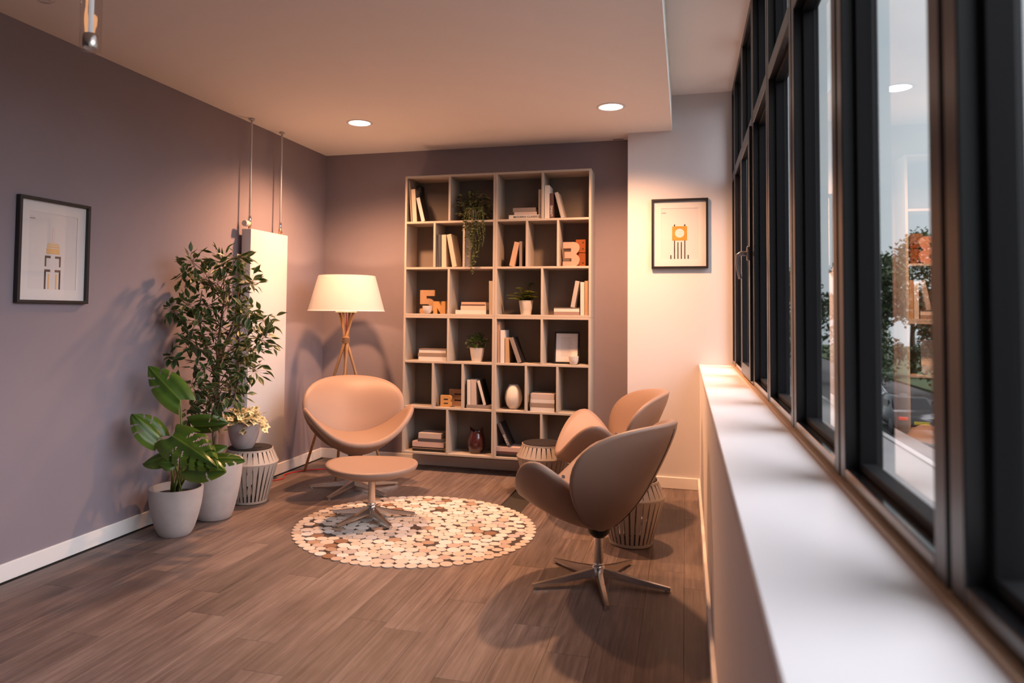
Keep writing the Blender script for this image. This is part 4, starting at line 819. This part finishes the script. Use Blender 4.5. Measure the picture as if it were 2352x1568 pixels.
# ================================================================ swivel lounge chairs
def shell(fin, fth, fdir, nr=12, nt=48, bulge=0.010, fout=None):
    """closed upholstered shell over the unit disc: inner face, rounded rim, outer face"""
    vs = []; fs = []
    rings = [i / nr for i in range(1, nr + 1)]
    def P(side, r, k, extra=0.0):
        a = 2 * math.pi * k / nt; u, v = r * math.cos(a), r * math.sin(a); p = fin(u, v)
        if side > 0:
            p = p + fdir(u, v) * (fth(r) * side) if fout is None or r > 0.999 and side < 1 else fout(r, a)
        if extra:
            o = (fin(u, v) - fin(u * 0.97, v * 0.97)); o = o.normalized() if o.length > 1e-6 else Vector((0, 0, 0)); p = p + o * extra
        return p
    vs.append(fin(0, 0))
    rows = []
    def ring(side, r, extra=0.0):
        rows.append(len(vs))
        for k in range(nt): vs.append(P(side, r, k, extra))
    for r in rings: ring(0, r)
    for s_, e in ((0.18, 0.75), (0.5, 1.0), (0.82, 0.75)): ring(s_, 1.0, bulge * e)
    for r in reversed(rings): ring(1, r)
    vs.append(fin(0, 0) + fdir(0, 0) * fth(0) if fout is None else fout(0.0, 0.0)); last = len(vs) - 1
    for k in range(nt): fs.append((0, rows[0] + k, rows[0] + (k + 1) % nt))
    for a_, b_ in zip(rows[:-1], rows[1:]):
        for k in range(nt): fs.append((a_ + k, b_ + k, b_ + (k+1) % nt, a_ + (k+1) % nt))
    for k in range(nt): fs.append((last, rows[-1] + (k+1) % nt, rows[-1] + k))
    return MB().add(vs, fs)

def star_base(t, n, rad, az0, hcol, ztop):
    for k in range(n):
        a = az0 + 2 * math.pi * k / n; M = Matrix.Rotation(a, 4, 'Z')
        mb = MB(); vs = []
        for (x_, w_, z0, z1) in ((0.015, 0.016, 0.036, 0.075), (rad * 0.5, 0.014, 0.020, 0.046), (rad, 0.010, 0.008, 0.022)):
            vs += [M @ Vector((x_, -w_, z0)), M @ Vector((x_, w_, z0)), M @ Vector((x_, w_ * 0.75, z1)), M @ Vector((x_, -w_ * 0.75, z1))]
        fs = [(3, 2, 1, 0), (8, 9, 10, 11)]
        for j in (0, 4):
            for i in range(4): fs.append((j + i, j + (i+1) % 4, j + 4 + (i+1) % 4, j + 4 + i))
        arm = mb.add(vs, fs).build('base_arm', 'steel', t)
        MB().lathe([(0.011, 0.0), (0.011, 0.006), (0.006, 0.010)], 14, c=(math.cos(a) * (rad - 0.014), math.sin(a) * (rad - 0.014), 0)).build('glide', 'chrome', arm, auto=35)
    MB().lathe([(0.0, 0.028), (0.026, 0.028), (0.031, 0.034), (0.031, 0.078), (0.027, 0.084), (0.024, 0.086)], 28, caps=(False, False)).build('hub', 'steel', t, auto=35)
    MB().lathe([(0.0225, 0.080), (0.0225, ztop)], 28).build('column', 'steel', t, auto=40)
    MB().lathe([(0.026, 0.086), (0.0265, 0.092), (0.0245, 0.096)], 28).build('collar', 'chrome', t, auto=40)

def make_chair(label, loc, face, base_az):
    t = thing('lounge_chair', label, 'chair', loc, face + R(90), 'taupe leather swivel lounge chairs')
    AP = Vector((0, 0.020, 0.252))
    def s_in(u, v):
        y_ = -0.110 + (0.245 * v if v < 0 else 0.185 * v) - 0.025 * u * u
        z_ = 0.412 + 0.210 * abs(u) ** 2.3 + (0.0 if v > 0 else -0.016 * v * v)
        return Vector((0.378 * u, y_, z_))
    def s_th(r): return 0.036
    def s_dir(u, v): return Vector((0.55 * u, 0.15 * v, -1)).normalized()
    def s_out(r, a_):
        u, v = math.cos(a_), math.sin(a_); rim = s_in(u, v) + s_dir(u, v) * 0.036
        d = rim - AP; k = r ** 0.85
        return AP + Vector((d.x * k, d.y * k, d.z * r ** 1.45)) + Vector((0, 0, -0.004 * math.sin(math.pi * r)))
    seat = shell(s_in, s_th, s_dir, fout=s_out).build('seat', 'leather', t, smooth=True)
    tl = R(28); S = Vector((0, math.sin(tl), math.cos(tl))); N = Vector((0, math.cos(tl), -math.sin(tl)))
    def b_base(u, v, low):
        wv = 1 - (0.14 * v * v if v < 0 else 0.02 * v * v)
        x_ = 0.366 * u * wv; s_ = 0.305 * v
        fw = 0.165 * u * u * (1 + 0.20 * v) + (0.030 * v * v if v < 0 else -0.01 * v * v) + low * (1 - min(1.0, u * u + v * v) ** 2)
        return Vector((0, 0.198, 0.538)) + Vector((x_, 0, 0)) + S * s_ - N * fw
    def b_in(u, v): return b_base(u, v, 0.060)
    def b_th(r): return 0.030 + 0.036 * (1 - r * r) ** 0.7
    def b_dir(u, v): return (N + Vector((0.30 * u, 0, 0)) + Vector((0, 0, -0.35 * max(0, -v)))).normalized()
    def b_out(r, a_):
        u, v = r * math.cos(a_), r * math.sin(a_); return b_base(u, v, 0.0) + b_dir(u, v) * b_th(r)
    back = shell(b_in, b_th, b_dir, fout=b_out).build('backrest', 'leather', t, smooth=True)
    # stitched seam over the outside of the back
    for u0 in (0.5,):
        pts = []
        for k in range(15):
            v = -0.90 + 1.85 * k / 14; u = -0.04
            r = math.hypot(u, v); pts.append(b_out(r, math.atan2(v, u)) + b_dir(u, v) * 0.0004)
        MB().tube(pts, 0.003, 6).build('seam', mat('seam_dark', (0.10, 0.07, 0.06), 0.7), back, smooth=True)
    MB().bbox((0.330, -0.020, 0.555), (0.334, -0.004, 0.570), 0.001).build('label_tab', 'chrome', t)
    MB().lathe([(0.0, 0.218), (0.028, 0.218), (0.050, 0.240), (0.060, 0.280), (0, 0.280)], 28, caps=(False, False)).build('swivel_mount', 'black_plastic', t, auto=35)
    star_base(t, 5, 0.338, base_az - (face + R(90)), 0.24, 0.228)
    return t
make_chair('taupe leather lounge chair facing the room in front of the floor lamp', (0.800, -0.990, 0), R(-55), R(190))
make_chair('taupe leather lounge chair by the white wall, partly hidden behind another chair', (2.650, -1.030, 0), R(193), R(175))
make_chair('taupe leather lounge chair nearest the camera, seen from behind', (2.719, -2.323, 0), R(160), R(211))

ot = thing('footstool', 'taupe leather swivel footstool standing on the round rug', 'footstool', (1.232, -1.665, 0), R(12))
def o_in(u, v): return Vector((0.280 * u * (1 - 0.10 * v), 0.280 * v + 0.02 * u * u, 0.340 - 0.006 * (u * u + v * v) + 0.016 * u * u))
def o_th(r): return 0.046 + 0.036 * (1 - r ** 4)
def o_dir(u, v): return Vector((-0.35 * u, -0.35 * v, -1)).normalized()
shell(o_in, o_th, o_dir, bulge=0.012).build('cushion', 'leather', ot, smooth=True)
MB().lathe([(0.0, 0.240), (0.035, 0.240), (0.06, 0.252), (0.06, 0.266), (0, 0.266)], 28, caps=(False, False)).build('mount_plate', 'black_plastic', ot, auto=35)
star_base(ot, 5, 0.275, R(-41) - R(12), 0.27, 0.25)
ot.location.z = 0.0065

# ================================================================ slatted drum stools
def make_stool(label, loc):
    t = thing('drum_stool', label, 'stool', loc, 0.05, 'slatted drum side stools')
    n = 30; prof = [(0.118, 0.012), (0.146, 0.115), (0.1705, 0.205), (0.190, 0.272), (0.150, 0.358)]
    mb = MB(); vs = []
    hw = (0.0078, 0.0092, 0.0128, 0.0190, 0.0102); th = 0.006
    for (r, z), w_ in zip(prof, hw):
        for dr in (0, -th):
            vs += [Vector((r + dr, -w_, z)), Vector((r + dr, w_, z))]
    fs = []
    for j in (0, 4, 8, 12):
        a_, b_ = j, j + 4
        fs += [(a_, a_ + 1, b_ + 1, b_), (a_ + 3, a_ + 2, b_ + 2, b_ + 3), (a_ + 1, a_ + 3, b_ + 3, b_ + 1), (a_ + 2, a_, b_, b_ + 2)]
    fs += [(0, 2, 3, 1), (16, 17, 19, 18)]
    me = mb.add(vs, fs).mesh('slat'); me.materials.append(MATS['slat'])
    for k in range(n): put('slat', me, None, t, None, (0, 0, 2 * math.pi * k / n))
    MB().lathe([(0.112, 0.004), (0.1215, 0.004), (0.1235, 0.018), (0.112, 0.018), (0.112, 0.004)], 48, caps=(False, False)).build('bottom_ring', 'slat', t, auto=35)
    MB().lathe([(0.180, 0.262), (0.1885, 0.2625), (0.1915, 0.272), (0.1875, 0.281), (0.180, 0.281), (0.180, 0.262)], 60, caps=(False, False)).build('shoulder_ring', 'slat', t, auto=35)
    MB().lathe([(0.142, 0.350), (0.1535, 0.350), (0.1525, 0.362), (0.142, 0.362), (0.142, 0.350)], 48, caps=(False, False)).build('top_ring', 'slat', t, auto=35)
    MB().lathe([(0.0, 0.360), (0.143, 0.360), (0.146, 0.362), (0.146, 0.367), (0.143, 0.369), (0, 0.369)], 48, caps=(False, False)).build('top_plate', 'stool_top', t, auto=35)
    MB().lathe([(0.0, 0.0), (0.116, 0.0), (0.117, 0.005), (0, 0.005)], 40, caps=(False, False)).build('base_plate', 'stool_top', t, auto=35)
    return t
stool0 = make_stool('slatted drum stool carrying a potted plant beside the radiator', (0.262, -1.515, 0))
dup(stool0, (2.135, -0.690, 0), 0.11, 'slatted drum stool with a bare dark top in front of the bookshelf')
dup(stool0, (2.825, -1.650, 0), 0.02, 'slatted drum stool half hidden behind the nearest lounge chair')

# ================================================================ plants on the floor and stool
def planter(t, rt, rb, h, m):
    prof = [(0.0, 0.0), (rb * 0.93, 0.0), (rb, 0.008)]
    for k in range(1, 9):
        f_ = k / 8; prof.append((rb + (rt - rb) * (1 - (1 - f_) ** 1.9), h * f_))
    prof += [(rt - 0.004, h + 0.003), (rt - 0.012, h + 0.002), (rt - 0.015, h - 0.01), (rt - 0.022, h - 0.05), (0, h - 0.05)]
    MB().lathe(prof, 56, caps=(False, False)).build('pot', m, t, auto=50)
    MB().lathe([(0.0, h - 0.038), (rt * 0.5, h - 0.035), (rt - 0.017, h - 0.042)], 40, caps=(False, False)).build('soil', 'soil', t, smooth=True)

mo = thing('monstera_plant', 'split leaf plant with large glossy leaves in the smaller grey pot', 'plant', (0.270, -2.280, 0))
planter(mo, 0.151, 0.092, 0.268, 'pot_grey')
def monstera_leaf(base, tip, wd, nrm, slits, name='leaf'):
    """heart shaped leaf from stem joint to tip, with cuts running in from the margin"""
    ax = tip - base; L = ax.length; ax.normalize(); nrm = (nrm - ax * nrm.dot(ax)).normalized(); sd_ = nrm.cross(ax)
    nt_, ns = 44, 10; mb = MB(); idx = {}
    def wid(t): return wd * (max(0.0, math.sin(math.pi * min(1, (t + 0.16) / 1.16) ** 0.80)) ** 0.75)
    for i in range(nt_ + 1):
        t = i / nt_
        for j in range(-ns, ns + 1):
            s_ = j / ns; w_ = wid(t) * s_
            back = -0.20 * L * (abs(s_) ** 1.2) * max(0, 1 - t * 2.2)
            p = base + ax * (L * t + back) + sd_ * w_ + nrm * (-0.22 * wd * s_ * s_ - 0.16 * L * (t - 0.3) ** 2 + 0.04 * wd * math.cos(s_ * 9))
            idx[(i, j)] = len(mb.v); mb.v.append(p); mb.a.append(0.2 + 0.6 * abs(s_) if j else 1.0)
    for i in range(nt_):
        for j in range(-ns, ns):
            sm_ = abs((j + 0.5) / ns); tm = (i + 0.5) / nt_ - 0.16 * sm_
            cut = slits and sm_ > 0.34 and any(abs(tm - c) < 0.010 + 0.014 * sm_ for c in slits) and (sm_ < 0.9 or slits == 'x' or True)
            if cut: continue
            mb.f.append((idx[(i, j)], idx[(i + 1, j)], idx[(i + 1, j + 1)], idx[(i, j + 1)]))
    o = mb.build(name, 'monstera_leaf', mo, smooth=True, fix=False)
    return o
LV = [  # stem joint and tip relative to the pot, half width, facing, cuts
    (Vector((0.074, -0.080, 0.783)), Vector((-0.124, -0.120, 0.979)), 0.088, Vector((0.50, -0.80, 0.25)), (0.45, 0.65)),
    (Vector((-0.012, -0.140, 0.575)), Vector((-0.125, -0.220, 0.718)), 0.088, Vector((0.35, -0.6, 0.75)), (0.40, 0.62)),
    (Vector((0.075, -0.140, 0.590)), Vector((0.391, -0.180, 0.458)), 0.118, Vector((0.25, -0.75, 0.75)), (0.18, 0.32, 0.46, 0.60, 0.74)),
    (Vector((0.121, -0.020, 0.629)), Vector((0.297, 0.060, 0.631)), 0.070, Vector((0.2, -0.8, -0.45)), (0.4, 0.6)),
    (Vector((0.034, -0.120, 0.467)), Vector((-0.091, -0.180, 0.436)), 0.062, Vector((0.2, -0.6, 0.8)), ()),
    (Vector((0.193, -0.160, 0.432)), Vector((0.422, -0.160, 0.423)), 0.080, Vector((0.3, -0.8, 0.35)), (0.5,)),
    (Vector((0.254, -0.060, 0.460)), Vector((0.458, -0.020, 0.470)), 0.062, Vector((0.2, -0.5, 0.9)), (0.45, 0.65)),
    (Vector((0.134, 0.040, 0.474)), Vector((0.261, 0.100, 0.512)), 0.055, Vector((0.1, -0.5, 0.9)), ()),
    (Vector((0.132, -0.200, 0.459)), Vector((0.074, -0.240, 0.458)), 0.050, Vector((0.1, -0.7, 0.6)), ()),
]
rg = random.Random(5)
for (bs, tp_, wd, nr_, sl) in LV:
    monstera_leaf(bs, tp_, wd, nr_, sl)
    root = Vector((rg.uniform(-0.03, 0.03), rg.uniform(-0.03, 0.03), 0.225)); mid = root.lerp(bs, 0.55) + Vector((rg.uniform(-0.02, 0.02), 0, 0.05))
    pts = [root, root.lerp(mid, 0.5) + Vector((0, 0, 0.02)), mid, mid.lerp(bs, 0.6) + Vector((0, 0, 0.02)), bs]
    MB().tube(pts, [0.0065, 0.006, 0.0055, 0.0045, 0.0035], 8).build('stalk', 'stem_green', mo, smooth=True)
for k in range(2): MB().tube([(0.02 - 0.05 * k, 0.0, 0.22), (0.018 - 0.05 * k, 0.01, 0.34), (0.03 - 0.05 * k, 0.0, 0.42)], [0.009, 0.008, 0.006], 8).build('cane', 'bark', mo, smooth=True)

fi = thing('ficus_tree', 'bushy potted tree with small pale edged leaves in the tall grey pot', 'plant', (0.278, -1.930, 0))
planter(fi, 0.168, 0.108, 0.362, 'pot_grey')
fo_ = Vector((0.278, -1.930, 0)); rg = random.Random(21)
tr_pts = [[(0, 0, 0.31), (0.012, -0.01, 0.5), (-0.012, 0.012, 0.68), (0.012, 0.0, 0.86), (0.0, 0.0, 1.05), (0.03, 0.0, 1.3), (0.05, 0.02, 1.5)],
          [(0.02, 0.01, 0.31), (-0.012, 0.01, 0.48), (0.014, -0.012, 0.66), (-0.012, 0.0, 0.84), (0.03, 0.02, 1.05), (0.10, 0.03, 1.25), (0.14, 0.02, 1.48)],
          [(-0.01, 0.02, 0.31), (0.0, -0.014, 0.52), (0.0, 0.014, 0.72), (0.0, -0.01, 0.88), (-0.05, -0.05, 1.08), (-0.09, -0.08, 1.25), (-0.05, -0.1, 1.42)]]
for tp_ in tr_pts: MB().tube(tp_, [0.014, 0.013, 0.012, 0.011, 0.009, 0.006, 0.003], 8).build('trunk', 'bark', fi, smooth=True)
CL = [  # leaf clusters of the crown, relative to the pot, with radius
    (-0.079, -0.171, 1.596, 0.097), (-0.177, -0.102, 1.520, 0.086), (-0.107, -0.001, 1.497, 0.103), (0.064, -0.058, 1.603, 0.086), (0.231, -0.152, 1.616, 0.074), (0.103, 0.055, 1.527, 0.092), 
    (-0.054, 0.061, 1.472, 0.097), (0.256, -0.046, 1.467, 0.074), (0.135, -0.048, 1.407, 0.086), (-0.175, -0.205, 1.295, 0.086), (-0.064, -0.229, 1.328, 0.080), (-0.032, -0.096, 1.329, 0.097), 
    (0.071, -0.019, 1.317, 0.097), (0.349, -0.205, 1.292, 0.074), (0.292, 0.056, 1.238, 0.092), (0.404, -0.146, 1.123, 0.097), (0.283, -0.146, 1.200, 0.103), (-0.003, -0.215, 1.210, 0.097), 
    (-0.165, -0.081, 1.124, 0.097), (-0.059, 0.036, 1.150, 0.114), (0.069, 0.085, 1.081, 0.114), (0.257, -0.008, 1.062, 0.086), (0.019, -0.218, 1.066, 0.103), (0.081, -0.112, 1.023, 0.114), 
    (0.180, -0.051, 0.968, 0.092), (0.046, -0.188, 0.947, 0.097), (0.199, 0.113, 0.917, 0.074), (0.258, -0.097, 0.902, 0.074), (-0.054, -0.174, 0.850, 0.092), (-0.102, 0.064, 0.799, 0.114), 
    (0.199, -0.185, 0.834, 0.097), (-0.166, 0.044, 0.715, 0.092), (0.058, -0.067, 0.724, 0.097), (0.156, -0.031, 0.778, 0.080), (0.026, -0.107, 0.647, 0.074), (-0.121, -0.056, 0.647, 0.069), 
    (-0.161, -0.223, 1.009, 0.029),]
def ficus_leaf_mesh(seed):
    rgl = random.Random(seed); mb = MB(); L = 1.0
    st_ = [(0.0, 0.02), (0.15, 0.24), (0.35, 0.42), (0.55, 0.40), (0.75, 0.24), (0.92, 0.06), (1.05, 0.0)]
    cv_ = rgl.uniform(-0.25, 0.25)
    for x_, w_ in st_:
        z = cv_ * x_ * x_
        for s_, rim in ((-1, 1.0), (-0.5, 0.35), (0, 0.0), (0.5, 0.35), (1, 1.0)):
            mb.v.append(Vector((x_, w_ * s_ * 0.55, z + 0.18 * w_ * abs(s_)))); mb.a.append(rim)
    for i in range(len(st_) - 1):
        for j in range(4): mb.f.append((i*5+j, (i+1)*5+j, (i+1)*5+j+1, i*5+j+1))
    me = mb.mesh('leaf', True, False); me.materials.append(MATS['ficus_leaf']); return me, mb
LM = [ficus_leaf_mesh(s_) for s_ in range(4)]
rest = MB(); cnt = 0; allp = []; tw = MB()
for (cx_, cy_, cz_, rad_) in CL:
    c = Vector((cx_, cy_, cz_))
    zz = max(0.75, min(1.4, c.z - 0.12)); src = Vector((rg.uniform(-0.03, 0.06), rg.uniform(-0.04, 0.04), zz))
    tw.tube([src, src.lerp(c, 0.5) + Vector((0, 0, 0.03)), c], [0.0035, 0.0026, 0.0015], 5)
    nl = int(6 + rad_ * 280)
    for k in range(nl):
        d = Vector((rg.gauss(0, 1), rg.gauss(0, 0.9), rg.gauss(0, 0.8))).normalized() * rad_ * rg.random() ** 0.45
        p = c + d
        if p.x + fo_.x < 0.08: p.x = 0.08 - fo_.x + rg.random() * 0.03
        dr = (d.normalized() + Vector((rg.uniform(-0.5, 0.5), rg.uniform(-0.5, 0.5), rg.uniform(-0.75, 0.15)))).normalized()
        if p.x + fo_.x < 0.16: dr.x = abs(dr.x) * 0.5; dr.normalize()
        allp.append((p, rot_to(dr, rg.uniform(-0.9, 0.9)), rg.uniform(0.052, 0.078), c))
rg.shuffle(allp)
for i, (p, q_, s_, c) in enumerate(allp):
    tw.tube([c.lerp(p, 0.1), p], 0.0009, 3, cap=False)
    me, src_mb = LM[i % 4]
    if i < 300:
        o = put('leaf', me, None, fi); o.matrix_local = Matrix.Translation(p) @ q_.to_4x4() @ Matrix.Diagonal((s_, s_, s_, 1))
    else:
        rest.add([p + q_ @ (v * s_) for v in src_mb.v], src_mb.f, list(src_mb.a))
stuff(rest.build('foliage', 'ficus_leaf', fi, smooth=True, fix=False)); tw.build('twigs', 'bark', fi)

iv = thing('ivy_plant', 'pale yellow edged ivy in a small mauve grey pot on the drum stool', 'plant', (0.238, -1.560, 0.369))
planter(iv, 0.108, 0.066, 0.172, 'pot_mauve')
rg = random.Random(31); ime = []
for s_ in range(3):
    mb = MB(); out = [(0, -0.1), (0.2, -0.42), (0.45, -0.36), (0.55, -0.5), (0.72, -0.2), (1.0, 0), (0.72, 0.2), (0.55, 0.5), (0.45, 0.36), (0.2, 0.42), (0, 0.1)]
    mb.v.append(Vector((0.35, 0, 0.02))); mb.a.append(0.0)
    for x_, y_ in out: mb.v.append(Vector((x_, y_, 0.12 * abs(y_) - 0.15 * (x_ - 0.4) ** 2 + rg.uniform(-.03, .03)))); mb.a.append(1.0)
    for k in range(len(out)): mb.f.append((0, 1 + k, 1 + (k + 1) % len(out)))
    me = mb.mesh('leaf', False, False); me.materials.append(MATS['ivy_leaf']); ime.append(me)
vn = MB()
for k in range(120):
    a = rg.uniform(0, 6.28); rr = 0.125 * rg.random() ** 0.55; drop = rg.random() < 0.22
    z = 0.185 + 0.075 * (1 - (rr / 0.13) ** 2) * rg.random() + rg.uniform(-0.01, 0.03)
    if drop: rr = rg.uniform(0.115, 0.14); z = rg.uniform(0.12, 0.18)
    p = Vector((math.cos(a) * rr, math.sin(a) * rr, z))
    if p.x < -0.2: p.x = -0.2
    d = Vector((math.cos(a), math.sin(a), rg.uniform(-0.7, 0.5))).normalized()
    o = put('leaf', ime[k % 3], None, iv); o.matrix_local = Matrix.Translation(p) @ rot_to(d, rg.uniform(-0.9, 0.9)).to_4x4() @ Matrix.Scale(rg.uniform(0.042, 0.062), 4)
    vn.tube([(0, 0, 0.14), (p.x * 0.55, p.y * 0.55, max(0.19, z)), tuple(p)], 0.0012, 4, cap=False)
vn.build('vines', 'stem_green', iv)

# ================================================================ round rug of sewn leather discs
rug = thing('round_rug', 'round rug pieced from cream and brown leather discs', 'rug', (1.551, -1.731, 0))
RR = 0.7297
rcols = [(0.568, 0.490, 0.430)] * 8 + [(0.516, 0.430, 0.361)] * 6 + [(0.619, 0.563, 0.525)] * 9 + [(0.430, 0.331, 0.267)] * 3 + [(0.413, 0.361, 0.335)] * 2 + [(0.206, 0.107, 0.060)] + [(0.077, 0.043, 0.028)] + [(0.327, 0.215, 0.146)]
rmats = [mat('rug_%d' % i, c_, 0.8, var=0.05, vscale=20) for i, c_ in enumerate(dict.fromkeys(rcols))]
rkey = {c_: rmats[i] for i, c_ in enumerate(dict.fromkeys(rcols))}
rg = random.Random(17); discs = []
import numpy as np
npr = np.random.RandomState(5)
a = 0.0
while a < 6.27:
    r = rg.uniform(0.026, 0.036); step = 2 * r / (RR - r) * 0.97
    if a + step > 6.30: r = max(0.018, (6.283 - a) / 2 * RR * 0.98); step = 7
    discs.append((math.cos(a + r / RR) * (RR - r), math.sin(a + r / RR) * (RR - r), r)); a += step
nb = len(discs); ni = 318
rad_i = npr.uniform(0.0285, 0.0405, ni)
pa = npr.uniform(0, 6.283, ni); pd = (RR - 0.06) * np.sqrt(npr.uniform(0, 1, ni))
Pn = np.concatenate([np.array([d[:2] for d in discs]), np.stack([np.cos(pa) * pd, np.sin(pa) * pd], 1)]); Rn = np.concatenate([np.array([d[2] for d in discs]), rad_i])
for it in range(260):
    D = Pn[:, None] - Pn[None]; L_ = np.sqrt((D ** 2).sum(-1)) + 1e-9; ov = (Rn[:, None] + Rn[None]) * 0.985 - L_
    np.fill_diagonal(ov, 0); ov = np.clip(ov, 0, None)
    mv = (D / L_[..., None] * ov[..., None]).sum(1) * 0.32; mv[:nb] = 0
    Pn = Pn + mv
    rr_ = np.sqrt((Pn ** 2).sum(1)); lim = RR - 0.045 - Rn * 0.6; k_ = np.where(rr_ > lim, lim / rr_, 1.0); k_[:nb] = 1; Pn = Pn * k_[:, None]
discs = [(float(p[0]), float(p[1]), float(r)) for p, r in zip(Pn, Rn)]
discs.sort(key=lambda d: -d[2])
def disc_geo(mb, cx, cy, r, z, seed):
    n = 14; rgd = random.Random(seed); ph_ = rgd.random() * 6; e = rgd.uniform(0.94, 1.06)
    vs = []
    for zz, k_ in ((0.0005, 1.0), (z - 0.0008, 1.0), (z, 0.965)):
        for i in range(n):
            a_ = 2 * math.pi * i / n; q_ = r * k_ * (1 + 0.03 * math.sin(2 * a_ + ph_)); vs.append((cx + q_ * e * math.cos(a_), cy + q_ / e * math.sin(a_), zz))
    fs = [tuple(2*n + i for i in range(n))]
    for j in (0, n):
        for i in range(n): fs.append((j + i, j + (i+1) % n, j + n + (i+1) % n, j + n + i))
    mb.add(vs, fs)
dm = {}
rest = MB()
for i, (x_, y_, r) in enumerate(discs):
    if i < 300:
        key = (round(r * 500), rg.choice(rcols), i % 3)
        if key not in dm:
            mb = MB(); disc_geo(mb, 0, 0, key[0] / 500, 0.0048 + 0.0014 * (i % 3) / 2, i); me = mb.mesh('leather_disc'); me.materials.append(rkey[key[1]]); dm[key] = me
        put('leather_disc', dm[key], None, rug, (x_, y_, 0), (0, 0, rg.uniform(0, 6.28)))
    else: disc_geo(rest, x_, y_, r, 0.005, i)
if rest.v: stuff(rest.build('small_discs', rmats[1], rug))
MB().lathe([(0.0, 0.0012), (RR - 0.03, 0.0012), (RR - 0.025, 0.0)], 64, caps=(False, False)).build('backing', mat('rug_back', (0.06, 0.04, 0.03), 0.95), rug)
